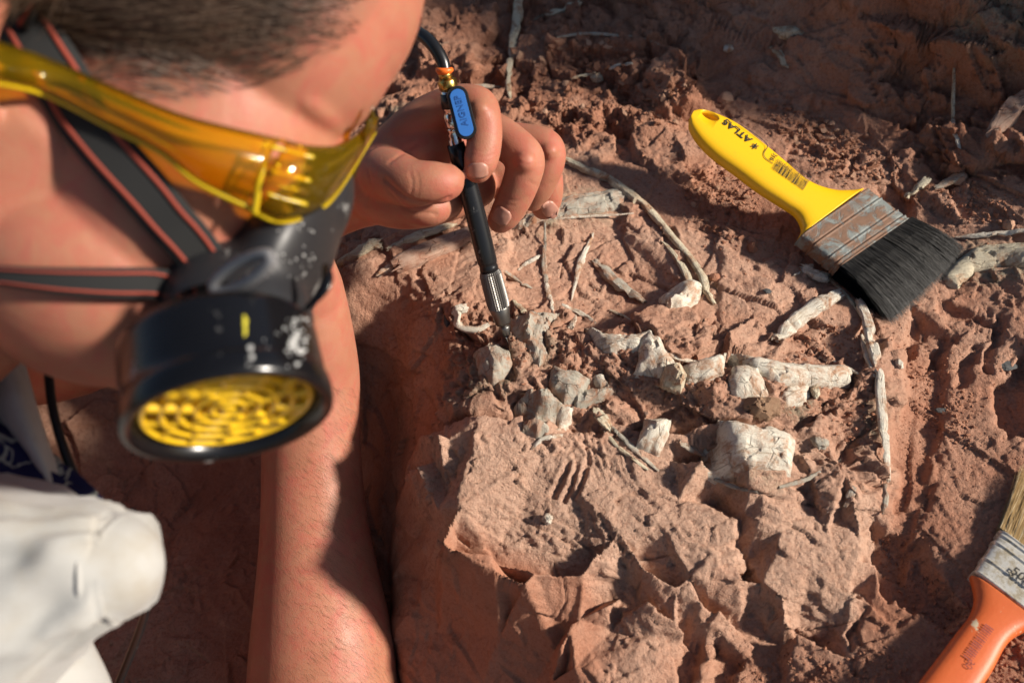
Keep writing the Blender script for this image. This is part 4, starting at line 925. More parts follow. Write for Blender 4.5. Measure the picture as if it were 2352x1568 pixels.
for i in sel:
    b = _vv[i].astype(float); n_ = nrm[i].astype(float); t3 = fl-n_*(fl@n_)+n_*.22+np.array([random.gauss(0, .16) for _ in '123']); t3 /= np.linalg.norm(t3)
    L = random.uniform(.007, .018); sdv = np.cross(t3, n_); sdv = sdv/np.linalg.norm(sdv)*.00022
    m1 = b+t3*L*.5+n_*.0012; e1 = b+t3*L-n_*.001
    k = len(hb.v); hb.v += [tuple(b-sdv), tuple(b+sdv), tuple(m1+sdv*.8), tuple(m1-sdv*.8), tuple(e1)]; hb.f += [(k, k+1, k+2, k+3), (k+3, k+2, k+4)]
hme = bpy.data.meshes.new('hair'); hme.from_pydata(hb.v, [], hb.f); hair = link('hair', hme, M_HAIR, person); hair['kind'] = 'stuff'
# fine hair on the forearm
ab = MB(); c_ = 0
while c_ < 3200:
    x, y = random.uniform(600, 890), random.uniform(880, 1568); b, n_ = S(x, y)
    if b is None or (b-CAM)@FW < .5: c_ += .05; continue
    t3 = RT*.8-UP*.6; t3 = t3-n_*(t3@n_)*.75+np.array([random.gauss(0, .2) for _ in '123']); t3 /= np.linalg.norm(t3); L = random.uniform(.005, .011)
    sdv = np.cross(t3, n_); sdv = sdv/np.linalg.norm(sdv)*.00006; k = len(ab.v); c_ += 1
    ab.v += [tuple(b-sdv), tuple(b+sdv), tuple(b+t3*L)]; ab.f += [(k, k+1, k+2)]
ame = bpy.data.meshes.new('arm_hair'); ame.from_pydata(ab.v, [], ab.f)
o = link('arm_hair', ame, mat('arm_hair', (.17, .085, .04), .5), person); o['kind'] = 'stuff'
# white shirt: rumpled sleeve with a turned cuff, shirt body below, open collar edge
def cloth_material(name, base, grime):
    m = mat(name, rough=.9, spec=.1, **{'Sheen Weight': .2}); t = NT(m)
    t.color(t.mix(t.ramp(t.noise(38, 5, .6), [(.48, 0.0), (.72, .55)]), base, grime)); t.normal(t.bump(t.noise(1600, 2), .0003, .5)); return m
M_SHIRT = cloth_material('white_cotton', (.38, .375, .355), (.29, .245, .175))
def wrinkle(sd, amt):
    def f(t, a):
        k = mnoise.noise(Vector((t*2.6+sd, math.cos(a)*2.4+t*.8, math.sin(a)*2.4))); f2 = mnoise.noise(Vector((t*7+sd, math.cos(a)*4.5+t*2, math.sin(a)*4.5)))
        g = 1-.8*max(0, min(1, (t-.72)/.22)); return 1+amt*g*(.8-2.2*math.sqrt(k*k+.004))+amt*g*.25*(.5-math.sqrt(f2*f2+.01)*1.6)
    return f
sb = MB(); pts = [(-420,1500,.43,390),(-230,1420,.41,330),(-60,1370,.40,262),(60,1335,.395,205),(150,1315,.392,164),(215,1304,.39,138),(262,1300,.39,120),(285,1298,.39,116),(304,1298,.389,114)]
tube(sb, [PD(a, b, d) for a, b, d, r in pts], [r*d*CW for a, b, d, r in pts], n=9, seg=64, ref=tuple(-FW), fn=wrinkle(3, .19), power=3.2, cap=False)
pts = [(226,1302,.389,128),(236,1302,.389,133),(246,1301,.389,128)]
tube(sb, [PD(a, b, q) for a, b, q, r in pts], [r*q*CW for a, b, q, r in pts], n=4, seg=64, ref=tuple(-FW), fn=wrinkle(8, .05))
o = sb.build('sleeve', M_SHIRT, person); o['label'] = 'rumpled white sleeve end with a stained seam'
sb = MB(); pts = [(-360,1420,.46,300),(-200,1560,.45,330),(-60,1720,.44,320),(60,1900,.44,260)]
tube(sb, [PD(a, b, d) for a, b, d, r in pts], [r*d*CW for a, b, d, r in pts], n=9, seg=64, ref=tuple(-FW), fn=wrinkle(14, .10))
sb.build('shirt', M_SHIRT, person)
sb = MB(); rows = []
for i, (a, b, c2_, d) in enumerate(((-60,700,10,.455),(-30,860,58,.45),(-10,940,84,.445),(30,1020,112,.44),(74,1090,138,.437),(104,1160,156,.435),(120,1230,160,.44))):
    rows.append([PD(a+(c2_-a)*t, b+14*math.sin(t*5+i), d-.010*math.sin(math.pi*t)) for t in np.linspace(0, 1, 9)])
g_ = np.array(rows); rows = np.stack([spline(g_[:, j], 5) for j in range(g_.shape[1])], 1)
sheet(sb, rows, .0025); o = sb.build('collar', M_SHIRT, person)
def scarf_material():
    m = mat('printed_navy_cloth', rough=.85, spec=.1); t = NT(m)
    v = t.voro(62, 'DISTANCE_TO_EDGE'); f = t.ramp(t.noise(34, 2, .4, dist=2.0), [(.47, 0.0), (.49, 1.0), (.52, 1.0), (.54, 0.0)])
    t.color(t.mix(t.math('MULTIPLY', f, .7), (.012, .013, .05), (.36, .38, .33))); return m
sb = MB(); pts = [(-120,1060,.45,160),(0,1100,.442,112),(90,1140,.438,84),(165,1175,.436,66),(225,1205,.436,48)]
tube(sb, [PD(a, b, d) for a, b, d, r in pts], [r*d*CW for a, b, d, r in pts], n=8, seg=40, ref=tuple(-FW), fn=wrinkle(21, .22))
o = sb.build('bandana', scarf_material(), person); o['label'] = 'navy bandana with pale printed squiggles'

# ------------------------------------------------------------------ yellow safety goggles
def glass_material():
    m = bpy.data.materials.new('yellow_lens'); m.use_nodes = True; n_ = m.node_tree.nodes; l = m.node_tree.links; n_.clear()
    o = n_.new('ShaderNodeOutputMaterial'); tr = n_.new('ShaderNodeBsdfTransparent'); tr.inputs[0].default_value = (.93, .78, .12, 1)
    tl = n_.new('ShaderNodeBsdfTranslucent'); tl.inputs[0].default_value = (.85, .58, .02, 1); df = n_.new('ShaderNodeBsdfDiffuse'); df.inputs[0].default_value = (.75, .50, .02, 1)
    gl = n_.new('ShaderNodeBsdfGlossy'); gl.inputs['Roughness'].default_value = .08
    a = n_.new('ShaderNodeMixShader'); b = n_.new('ShaderNodeMixShader'); c = n_.new('ShaderNodeMixShader'); fr = n_.new('ShaderNodeFresnel'); fr.inputs[0].default_value = 1.4
    a.inputs[0].default_value = .5; l.new(df.outputs[0], a.inputs[1]); l.new(tl.outputs[0], a.inputs[2])
    b.inputs[0].default_value = .13; l.new(tr.outputs[0], b.inputs[1]); l.new(a.outputs[0], b.inputs[2])
    l.new(fr.outputs[0], c.inputs[0]); l.new(b.outputs[0], c.inputs[1]); l.new(gl.outputs[0], c.inputs[2]); l.new(c.outputs[0], o.inputs[0]); return m
M_LENS = glass_material(); M_YRIM = mat('yellow_plastic', (.72, .50, .01), .25, **{'Transmission Weight': .25})
gog = empty('safety_goggles', V(PD(500, 350, .34))); tag(gog, 'transparent yellow safety glasses with a wide side shield, worn above the respirator', 'goggles')
TOP = [(-160,50),(-60,85),(100,135),(250,200),(400,262),(520,295),(640,322),(720,340),(795,332),(866,272)]
BOT = [(-160,120),(-60,175),(100,215),(250,290),(370,350),(450,415),(560,470),(650,508),(755,462),(858,304)]
dd = []
for (a, b), (c, d) in zip(TOP, BOT):
    dep = min(SD((a+c)/2, (b+d)/2, 9), SD(a, b, 9), SD(c, d, 9)); dd.append(dep)
base = [min(x, .5) for x in dd]
dd = [base[0]-.004, base[1]-.004, base[2]-.006, base[3]-.006, base[4]-.008, base[5]-.010, base[6]-.012, base[6]-.004, base[6]+.022, base[6]+.060]
print('goggle depths', [round(float(x), 3) for x in dd])
g_ = np.array([[PD(a+(c-a)*t, b+(d-b)*t, e-.006*math.sin(math.pi*t)) for t in np.linspace(0, 1, 7)] for (a, b), (c, d), e in zip(TOP, BOT, dd)])
full = np.stack([spline(g_[:, j], 6) for j in range(7)], 1)
far = PD(866, 272, dd[-1])
m_ = 6*6
gb = MB(); sheet(gb, full[:m_+1], .0016); o = gb.build('side_shield', M_LENS, gog)
fr_ = full[m_+1:]
gb = MB(); sheet(gb, fr_, .0020)
# far half of the wrap lens, mirrored about the middle of the face
mir = [[p-HS*(2*((p-HC)@HS)) for p in row] for row in full[m_+1:][::-1]]
o = gb.build('lens', M_LENS, gog)
gb = MB(); sheet(gb, mir, .0020); gb.build('lens', M_LENS, gog)
gb = MB(); mir = [[p-HS*(2*((p-HC)@HS)) for p in row] for row in full[:m_+1][::-1]]; sheet(gb, mir, .0016); gb.build('side_shield', M_LENS, gog)
gb = MB(); tube(gb, list(full[:, 6])[::2], [.0013]*len(full[:, 6][::2]), n=2, seg=8); gb.build('rim', M_YRIM, gog)
gb = MB(); tube(gb, list(full[:, 0])[::2], [.0009]*len(full[:, 0][::2]), n=2, seg=8); gb.build('rim', M_LENS, gog)
for k in range(5):                                                        # the vents at the hinge
    y = 338+k*27; a = PD(628-k*2, y, dd[6]-.003); b = PD(716-k*4, y+22, dd[7]-.003)
    gb = MB(); tube(gb, [a, (a+b)/2, b], [.0011]*3, n=2, seg=8, flat=.6); gb.build('vent_bar', M_LENS if k % 2 else M_YRIM, gog)
for (x0, x1) in ((612, 585),):
    gb = MB(); tube(gb, [PD(x0, 330, dd[6]-.002), PD((x0+x1)/2, 400, dd[6]-.004), PD(x1, 486, dd[6]-.002)], [.0014]*3, n=4, seg=8, flat=.6); gb.build('hinge_post', M_YRIM, gog)

# ------------------------------------------------------------------ black half-mask respirator
def black_material(name, base, rough, dust=.5, scale=90):
    m = mat(name, base, rough, spec=.36); t = NT(m)
    d = t.ramp(t.noise(scale, 6, .75), [(.63, 0.0), (.67, dust)]); t.color(t.mix(d, base, (.45, .44, .42)))
    t.rough(t.math('ADD', t.math('MULTIPLY', d, .5), t.ramp(t.noise(30, 4), [(.3, rough), (.7, rough+.12)]))); return m
M_RUB = black_material('black_rubber', (.018, .018, .02), .36, .35, 60); M_PLAS = black_material('black_gloss_plastic', (.005, .005, .006), .17, .75, 48)
M_STRAP = mat('black_webbing', (.012, .012, .012), .9); NT(M_STRAP); M_RED = mat('red_stripe', (.27, .045, .025), .85)
M_GREYP = mat('grey_plastic', (.16, .16, .165), .3)
def filt_material():
    m = mat('yellow_filter_cover', (.75, .47, .015), .22, **{'Coat Weight': .4}); return m
M_FILT = filt_material(); M_FDARK = mat('filter_pad', (.40, .24, .03), .6)
mask = empty('respirator', V(PD(560, 720, .37))); tag(mask, 'black half-mask respirator with a yellow round filter, strapped over nose and mouth', 'respirator')
qb = MB()
ellipsoid(qb, hp(392, -130, 8), (HF*118*K, HU*255*K, HS*272*K), 24)
ellipsoid(qb, hp(405, 30, -5), (HF*90*K, HU*150*K, HS*130*K), 20)
tube(qb, [hp(390, -150, 60), hp(330, -230, 170), PD(575, 745, .385)], [110*K, 130*K, 140*K], n=5, seg=32)
ro = qb.build('facepiece', M_RUB); md = ro.modifiers.new('r', 'REMESH'); md.mode = 'VOXEL'; md.voxel_size = .0022; md.use_smooth_shade = True
ms = ro.modifiers.new('s', 'SMOOTH'); ms.iterations = 26
bpy.context.view_layer.update(); fme = bpy.data.meshes.new_from_object(ro.evaluated_get(bpy.context.evaluated_depsgraph_get())); bpy.data.objects.remove(ro)
fme.polygons.foreach_set('use_smooth', [True]*len(fme.polygons)); link('facepiece', fme, M_RUB, mask)
# cartridge: axis points down the picture and a little towards the viewer
CA = np.array(IMX*.26-IMY*.87+IMZ*.42); CA /= np.linalg.norm(CA); CX = IMX*.955+IMY*.29; CX -= CA*(CX@CA); CX /= np.linalg.norm(CX); CY = np.cross(CA, CX)
CC = PD(527, 958, .352); CR = 236*.352*CW
def lathe(b, c, prof, ax, x, y, seg=64, close=True):
    """prof = (radius, height along ax)"""
    vs = []; fs = []
    for (r, h) in prof:
        for j in range(seg):
            a = 2*math.pi*j/seg; vs.append(c+ax*h+x*(r*math.cos(a))+y*(r*math.sin(a)))
    m = len(prof)
    for i in range(m-1):
        for j in range(seg): fs.append((i*seg+j, i*seg+(j+1) % seg, (i+1)*seg+(j+1) % seg, (i+1)*seg+j))
    if close: fs.append(tuple(range(seg))); fs.append(tuple((m-1)*seg+j for j in range(seg-1, -1, -1)))
    b.add(vs, fs)
cb = MB(); lathe(cb, CC, [(CR*.45,-.046),(CR*.52,-.036),(CR*.60,-.033),(CR*.93,-.0315),(CR*.965,-.030),(CR*.975,-.027),(CR*.985,-.012),(CR*.99,-.008),(CR*1.012,-.007),(CR*1.02,-.005),(CR*1.02,-.001),(CR*1.005,.0012),(CR*.985,.0018),(CR*.93,.0012),(CR*.885,-.0005),(CR*.865,-.003),(CR*.84,-.0065),(CR*.1,-.007)], CA, CX, CY, 96)
o = cb.build('cartridge', M_PLAS, mask); CART = o
fb = MB(); lathe(fb, CC, [(CR*.845,-.0066),(CR*.845,-.0035),(CR*.80,-.0022),(CR*.775,-.0034),(CR*.76,-.0058),(CR*.05,-.0060),(CR*.01,-.0060)], CA, CX, CY, 72, False)
fo = fb.build('filter_cover', M_FILT, mask)
fb = MB(); lathe(fb, CC, [(CR*.74,-.0056),(CR*.02,-.0056),(CR*.01,-.0056)], CA, CX, CY, 48, False); fb.build('filter_pad', M_FDARK, fo)
rings = (.16, .31, .47, .63, .785)
for r0 in rings[:-1]:
    rb_ = MB(); lathe(rb_, CC, [((r0-.030)*CR,-.0058),((r0-.022)*CR,-.0030),((r0)*CR,-.0024),((r0+.022)*CR,-.0030),((r0+.030)*CR,-.0058)], CA, CX, CY, 60, False); rb_.build('ring_rib', M_FILT, fo)
for q_, cnt in ((0, 4), (1, 7), (2, 10), (3, 14)):
    for k in range(cnt):
        a = 2*math.pi*(k+.5*(q_ % 2))/cnt+.3*q_; e = CX*math.cos(a)+CY*math.sin(a); rb_ = MB(); r1, r2 = rings[q_], rings[q_+1]
        tube(rb_, [CC+CA*-.0046+e*CR*r1, CC+CA*-.0040+e*CR*(r1+r2)/2, CC+CA*-.0046+e*CR*r2], [.0019, .0017, .0019], n=2, seg=8); rb_.build('grille_bar', M_FILT, fo)
rb_ = MB(); lathe(rb_, CC, [(CR*.10,-.0058),(CR*.08,-.0030),(CR*.04,-.0024),(.0001,-.0022)], CA, CX, CY, 20, False); rb_.build('centre_boss', M_FILT, fo)
# exhalation valve at the front
vb = MB(); tube(vb, [PD(748,612,.372), PD(752,640,.368), PD(738,672,.366), PD(706,706,.366)], [9*.37*CW, 14*.37*CW, 13*.37*CW, 8*.37*CW], n=5, seg=16, flat=.5); vb.build('front_clip', M_PLAS, mask)
# white dust smears and a drip of yellow paint on the black parts
bpy.context.view_layer.update(); dg_ = bpy.context.evaluated_depsgraph_get()
def flecks(ob_, name, spots, m, kind=None):
    b = MB(); mt_ = ob_.data; bv = BVHTree.FromPolygons([tuple(v.co) for v in mt_.vertices], [tuple(p.vertices) for p in mt_.polygons])
    for (x, y, rx, ry) in spots:
        n_ = 9; ring = []
        for k in range(n_):
            a = 2*math.pi*k/n_; f = random.uniform(.5, 1.25); dr = Vector(ray(x+rx*f*math.cos(a), y+ry*f*math.sin(a))); h = bv.ray_cast(V(CAM), dr.normalized())
            if h[0] is None: break
            nn = h[1] if h[1].dot(dr) < 0 else -h[1]; ring.append(h[0]+nn*.00025)
        if len(ring) < n_: continue
        c = sum(ring, Vector())/n_; c = c+(V(CAM)-c).normalized()*.0003; b.add([c]+ring, [(0, 1+k, 1+(k+1) % n_) for k in range(n_)])
    if b.v:
        o = b.build(name, m, mask)
        if kind: o['kind'] = kind
M_DUST = mat('white_dust', (.36, .36, .35), .9); M_DRIP = mat('yellow_paint', (.55, .48, .03), .5)
sp = [(682+random.gauss(0, 14), 775+random.gauss(0, 28), random.uniform(2, 7), random.uniform(2, 6)) for k in range(34)]+[(random.uniform(560, 720), random.uniform(730, 850), random.uniform(1.5, 3.5), random.uniform(1.5, 3)) for k in range(16)]
flecks(CART, 'dust_smear', sp+[(690, 806, 15, 8), (676, 790, 7, 16), (574, 800, 6, 10), (578, 820, 8, 6)], M_DUST, 'stuff')
flecks(CART, 'paint_drip', [(562, 738, 6, 14), (563, 760, 5, 13)], M_DRIP)
FACE = [o for o in mask.children if o.name.startswith('facepiece')][0]
flecks(FACE, 'dust_smear', [(random.gauss(690, 32), random.gauss(560, 45), random.uniform(1, 3), random.uniform(1, 4)) for k in range(26)], M_DUST, 'stuff')
# straps: ribbons lying on the head
def strap(pts, name):
    rows = []
    q = spline([(a, b, c) for a, b, c in pts], 8)
    cen = []
    for (x, y, wd) in q:
        p, n_ = S(x, y, .004)
        if p is None: p = PD(x, y, .36)
        cen.append(p)
    cen = np.array(cen)
    for k in range(3): cen[1:-1] = (cen[:-2]+2*cen[1:-1]+cen[2:])/4
    for i, (x, y, wd) in enumerate(q):
        t3 = cen[min(i+1, len(cen)-1)]-cen[max(i-1, 0)]; t3 /= np.linalg.norm(t3); p, n_ = S(x, y); n_ = n_ if n_ is not None else IMZ
        n_ = n_-t3*(n_@t3); n_ = n_+IMZ*.6; n_ = n_-t3*(n_@t3); n_ /= np.linalg.norm(n_); s_ = np.cross(n_, t3); hw = wd*.5*float((cen[i]-CAM)@FW)*CW
        rows.append((cen[i], s_*hw, n_))
    b = MB(); sheet(b, [[c+s_*t for t in np.linspace(-1, 1, 7)] for c, s_, n_ in rows], .0016); so = b.build(name, M_STRAP, mask)
    for t0, t1 in ((-.72, -.54), (.54, .72)):
        b = MB(); sheet(b, [[c+s_*t+n_*.0011 for t in (t0, t1)] for c, s_, n_ in rows], .0007); b.build('stripe', M_RED, so)
    return so
strap([(20,-60,120),(70,70,128),(150,200,128),(245,330,122),(350,450,116),(430,545,108),(478,612,100)], 'head_strap')
strap([(-60,622,40),(40,632,48),(150,642,62),(280,648,72),(400,646,70),(480,640,60),(530,630,48)], 'neck_strap')
bb = MB(); lp = []
for k in range(25):
    a = 2*math.pi*k/24; x = 556+70*math.cos(a)*.93+26*math.sin(a)*.35; y = 627-70*math.cos(a)*.52+26*math.sin(a)*.9; lp.append(PD(x, y, .345+.006*math.cos(a)*-1))
tube(bb, lp, [.0022]*25, n=2, seg=10, cap=False); bb.build('buckle', M_GREYP, mask)
# black hose hanging behind the collar
hz = MB(); pts = [(90,700,.47),(108,830,.46),(120,930,.455),(140,1010,.452),(170,1090,.45),(210,1160,.45),(250,1215,.455),(300,1262,.465),(340,1310,.48),(330,1420,.52),(260,1600,.56)]
tube(hz, [PD(*p) for p in pts], [.0022]*len(pts), n=6, seg=12); tag(hz.build('air_hose', black_material('black_hose', (.012, .013, .014), .25, .3)), 'black air hose hanging down beside the white collar at lower left', 'hose')
# ------------------------------------------------------------------ lettering
def text(name, body_, o_, ex, ey, size, m, parent, depth=.00012, bold=0.0, space=1.0):
    """flat lettering: origin o_ (its left baseline), ex = reading direction, ey = up of the letters"""
    cu = bpy.data.curves.new(name, 'FONT'); cu.body = body_; cu.size = 1; cu.offset = bold; cu.space_character = space; cu.resolution_u = 3
    ob = bpy.data.objects.new(name, cu); col.objects.link(ob); bpy.context.view_layer.update()
    me = bpy.data.meshes.new_from_object(ob.evaluated_get(bpy.context.evaluated_depsgraph_get())); bpy.data.objects.remove(ob)
    ex = np.array(ex)/np.linalg.norm(ex); ey = np.array(ey)-ex*(np.array(ey)@ex); ey /= np.linalg.norm(ey); ez = np.cross(ex, ey)
    b = MB(); vs = [np.array(o_)+ex*v.co.x*size+ey*v.co.y*size+ez*depth for v in me.vertices]; fs = [tuple(p.vertices) for p in me.polygons]
    b.add(vs, fs); mm = bpy.data.meshes.new(name); mm.from_pydata(b.v, [], b.f); return link(name, mm, m, parent)
M_INK = mat('black_ink', (.015, .014, .013), .6)
# ------------------------------------------------------------------ paint brushes
class Frame:
    """a brush lying in its own plane: origin, long axis, width axis, normal; photograph positions meet that plane"""
    def __init__(s, p0, p1, q0, q1):
        s.o = np.array(p0); s.x = np.array(p1)-s.o; s.x /= np.linalg.norm(s.x); y = np.array(q1)-np.array(q0); y -= s.x*(y@s.x); s.y = y/np.linalg.norm(y)
        s.n = np.cross(s.x, s.y)
        if s.n[2] < 0: s.n = -s.n
    def at(s, px, py):
        r = ray(px, py); t = ((s.o-CAM)@s.n)/(r@s.n); d = CAM+r*t-s.o; return np.array((d@s.x, d@s.y))
    def w(s, a, h=0.0): return s.o+s.x*a[0]+s.y*a[1]+s.n*h
def handle(b, F, secs, thick, n=7, seg=26, hole=None):
    """secs = (left px, right px, thickness scale) along the handle -> rounded slab"""
    cs = []
    for (l, r, th) in secs:
        a, c = F.at(*l), F.at(*r); cs.append((*((a+c)/2), np.linalg.norm(c-a)/2, th*thick, math.atan2((c-a)[1], (c-a)[0])))
    q = spline(cs, n); vs = []; fs = []
    for (cx, cy, hw, th, an) in q:
        for j in range(seg):
            a = 2*math.pi*j/seg; ca = math.copysign(abs(math.cos(a))**.55, math.cos(a)); sa = math.copysign(abs(math.sin(a))**.7, math.sin(a))
            vs.append(F.w((cx+math.cos(an)*hw*ca, cy+math.sin(an)*hw*ca), th*.5*sa-th*.5))
    m = len(q)
    for i in range(m-1):
        for j in range(seg): fs.append((i*seg+j, i*seg+(j+1) % seg, (i+1)*seg+(j+1) % seg, (i+1)*seg+j))
    fs.append(tuple(range(seg))); fs.append(tuple((m-1)*seg+j for j in range(seg-1, -1, -1))); b.add(vs, fs)
def box_ring(b, F, quad, h0, h1, thick, rnd=.35, cuts=14):
    """metal band: quad px corners (left near handle, right near handle, right far, left far)"""
    A, B, C, D = [F.at(*p) for p in quad]; secs = []; prof = np.linspace(0, 1, cuts*6)
    ridges = (.04, .30, .34, .68, .74, .86, .92, .98)
    vs = []; fs = []; seg = 40
    for t in prof:
        l = A+(D-A)*t; r = B+(C-B)*t; c = (l+r)/2; hw = np.linalg.norm(r-l)/2; an = math.atan2((r-l)[1], (r-l)[0])
        g = sum(math.exp(-((t-k)/.014)**2) for k in (.02, .33, .72, .90, .98))*.0007-sum(math.exp(-((t-k)/.012)**2) for k in (.285, .675, .86))*.0005
        for j in range(seg):
            a = 2*math.pi*j/seg; ca = math.copysign(abs(math.cos(a))**.22, math.cos(a)); sa = math.copysign(abs(math.sin(a))**.35, math.sin(a))
            vs.append(F.w((c[0]+math.cos(an)*(hw+g)*ca, c[1]+math.sin(an)*(hw+g)*ca), (thick*.5+g)*sa-thick*.5))
    m = len(prof)
    for i in range(m-1):
        for j in range(seg): fs.append((i*seg+j, i*seg+(j+1) % seg, (i+1)*seg+(j+1) % seg, (i+1)*seg+j))
    fs.append(tuple(range(seg))); fs.append(tuple((m-1)*seg+j for j in range(seg-1, -1, -1))); b.add(vs, fs)
def bristles(F, quad, thick, n, hairs, mats, parent, spread=.06, droop=.0, seg=4, wid=.00016):
    A, B, C, D = [F.at(*p) for p in quad]
    core = MB(); vs = []; fs = []
    for i, t in enumerate(np.linspace(-.02, .93, 8)):
        l = A+(D-A)*t; r = B+(C-B)*t; ins = .03*t
        for (u, h) in ((ins, -.12), (1-ins, -.12), (1-ins, -.88), (ins, -.88)):
            p = l+(r-l)*u; vs.append(F.w(p, h*thick-droop*t*t))
    for i in range(7):
        for j in range(4): fs.append((i*4+j, i*4+(j+1) % 4, i*4+4+(j+1) % 4, i*4+4+j))
    fs += [(0, 1, 2, 3), (31, 30, 29, 28)]; core.add(vs, fs); co = core.build('bristle_core', mats[0], parent, smooth=False)
    for mi, m in enumerate(mats):
        hb_ = MB()
        for k in range(int(n*(1 if mi == 0 else .22))):
            u = random.random(); h = -random.random()**1.6 if random.random() < .8 else -random.random()
            edge = random.random()
            if edge < .12: u = random.choice((0, 1))+random.gauss(0, .008); h = -random.random()
            u1 = u+random.gauss(0, spread*.5)+(u-.5)*.05; T = random.uniform(.86, 1.015) if random.random() < .9 else random.uniform(.5, 1.05)
            cv = random.gauss(0, .0012); prev = None; kk = len(hb_.v)
            lift = .0006*random.random()+max(0, random.gauss(0, .0005))
            for i in range(seg+1):
                t = T*i/seg; l = A+(D-A)*t; r = B+(C-B)*t; uu = u+(u1-u)*t; p = l+(r-l)*uu
                q = F.w(p, h*thick-droop*t*t+lift*4*t*(1.4-t)+cv*t*t); ww = wid*(1-.75*i/seg)
                hb_.v += [tuple(q-F.y*ww), tuple(q+F.y*ww)]
            for i in range(seg): hb_.f.append((kk+2*i, kk+2*i+1, kk+2*i+3, kk+2*i+2))
        me = bpy.data.meshes.new('bristles'); me.from_pydata(hb_.v, [], hb_.f); o = link('bristles', me, m, parent); o['kind'] = 'stuff'
M_YEL = mat('yellow_handle', (.78, .45, .006), .38); t = NT(M_YEL)
t.color(t.mix(t.ramp(t.noise(120, 6, .75), [(.60, 0.0), (.78, .6)]), (.80, .46, .006), (.55, .27, .03))); t.normal(t.bump(t.noise(700, 3), .0003, .25))
def rust_material():
    m = mat('rusty_tin', rough=.65, metal=.15); t = NT(m)
    r = t.ramp(t.noise(70, 8, .72, dist=.6), [(.44, 0.0), (.54, 1.0)]); c = t.mix(t.noise(130, 6, .7), (.07, .105, .125), (.27, .27, .23))
    rc = t.mix(t.noise(240, 6, .7), (.09, .046, .03), (.23, .125, .07)); t.color(t.mix(r, c, rc)); t.normal(t.bump(t.math('ADD', t.noise(300, 6, .7), r), .0006, .6)); return m
M_TIN = rust_material()
M_BR0 = mat('black_bristle', (.004, .004, .0045), .55, spec=.22); M_BR1 = mat('grey_bristle', (.03, .028, .025), .45, spec=.35)
F = Frame(P(1602, 262, .074), P(1923, 482, .043), P(1848, 535, .040), P(1998, 430, .040))
yb = empty('paint_brush', V(P(1850, 480, .04))); tag(yb, 'wide paint brush with a yellow plastic handle, rusty ferrule and black bristles', 'paint brush')
b = MB(); handle(b, F, [((1586,268),(1594,252),.45),((1590,284),(1618,246),.8),((1610,312),(1652,254),1.0),((1645,345),(1700,276),1.1),((1700,385),(1756,318),1.12),((1750,423),(1806,359),1.1),((1800,456),(1848,396),1.05),((1836,482),(1884,417),1.0),((1850,512),(1926,428),.95),((1845,530),(1965,428),.95),((1841,537),(1992,424),.95)], .013)
hd = b.build('handle', M_YEL)
# hanging hole, cut through
hc = F.at(1631, 264); ax_ = (F.at(1652, 275)-F.at(1612, 254))/2; hcut = MB(); vs = []; L_ = np.linalg.norm(ax_); ux = ax_/L_; uy = np.array((-ux[1], ux[0]))
for h in (.01, -.03):
    for j in range(28): a = 2*math.pi*j/28; vs.append(F.w(hc+ux*L_*math.cos(a)+uy*L_*.62*math.sin(a), h))
hcut.add(vs, [(j, (j+1) % 28, 28+(j+1) % 28, 28+j) for j in range(28)]+[tuple(range(28)), tuple(range(55, 27, -1))]); ho = hcut.build('cut', M_YEL)
bo = hd.modifiers.new('b', 'BOOLEAN'); bo.object = ho; bo.operation = 'DIFFERENCE'; bo.solver = 'EXACT'
bpy.context.view_layer.update(); hm = bpy.data.meshes.new_from_object(hd.evaluated_get(bpy.context.evaluated_depsgraph_get())); bpy.data.objects.remove(hd); bpy.data.objects.remove(ho)
hm.name = 'handle'; hd = link('handle', hm, M_YEL, yb)
b = MB(); box_ring(b, F, [(1843,536),(1998,428),(2094,498),(1934,609)], 0, 0, .0165); b.build('ferrule', M_TIN, yb)
bristles(F, [(1934,609),(2094,498),(2238,572),(2084,716)], .015, 5200, 0, [M_BR0, M_BR1], yb, droop=.010)
def on(F, px, py, h=.0005): return F.w(F.at(px, py), h)
ex = on(F, 1664, 290)-on(F, 1735, 345); ey = on(F, 1660, 345)-on(F, 1700, 290)
sc_ = np.linalg.norm(on(F, 1664, 290)-on(F, 1735, 345))
text('lettering', 'ATLAS', on(F, 1729, 321), ex, ey, sc_*.30, M_INK, hd, bold=.022)
text('lettering', '316', on(F, 1768, 366), on(F, 1752, 388)-on(F, 1776, 352), on(F, 1640, 280)-on(F, 1740, 350), sc_*.18, M_INK, hd, bold=.012) if False else None
text('lettering', '316', on(F, 1776, 352), on(F, 1754, 386)-on(F, 1776, 352), -(on(F, 1752, 335)-on(F, 1790, 365)), sc_*.18, M_INK, hd, bold=.012)
text('lettering', '4', on(F, 1782, 377), on(F, 1754, 386)-on(F, 1776, 352), -(on(F, 1752, 335)-on(F, 1790, 365)), sc_*.11, M_INK, hd, bold=.01)
lb = MB()
def inkline(F, pts, hw, parent, m=M_INK):
    b = MB(); q = spline([tuple(F.at(*p)) for p in pts], 6); vs = []
    tg = np.gradient(q, axis=0); tg /= np.linalg.norm(tg, axis=1)[:, None]
    for p, t_ in zip(q, tg): n_ = np.array((-t_[1], t_[0]))*hw; vs += [F.w(p+n_, .0006), F.w(p-n_, .0006)]
    b.add(vs, [(2*i, 2*i+1, 2*i+3, 2*i+2) for i in range(len(q)-1)]); return link('printed_line', b.mesh('printed_line', False), m, parent)
inkline(F, [(1700,288),(1730,307),(1755,326),(1762,338),(1754,352),(1757,364),(1775,377)], .0003, hd)
for k in range(6):
    a = k*math.pi/3; c_ = (1733, 337); inkline(F, [(c_[0], c_[1]), (c_[0]+9*math.cos(a), c_[1]+7*math.sin(a))], .00045, hd)
bars = MB(); rr_ = random.Random(4); t0 = 0
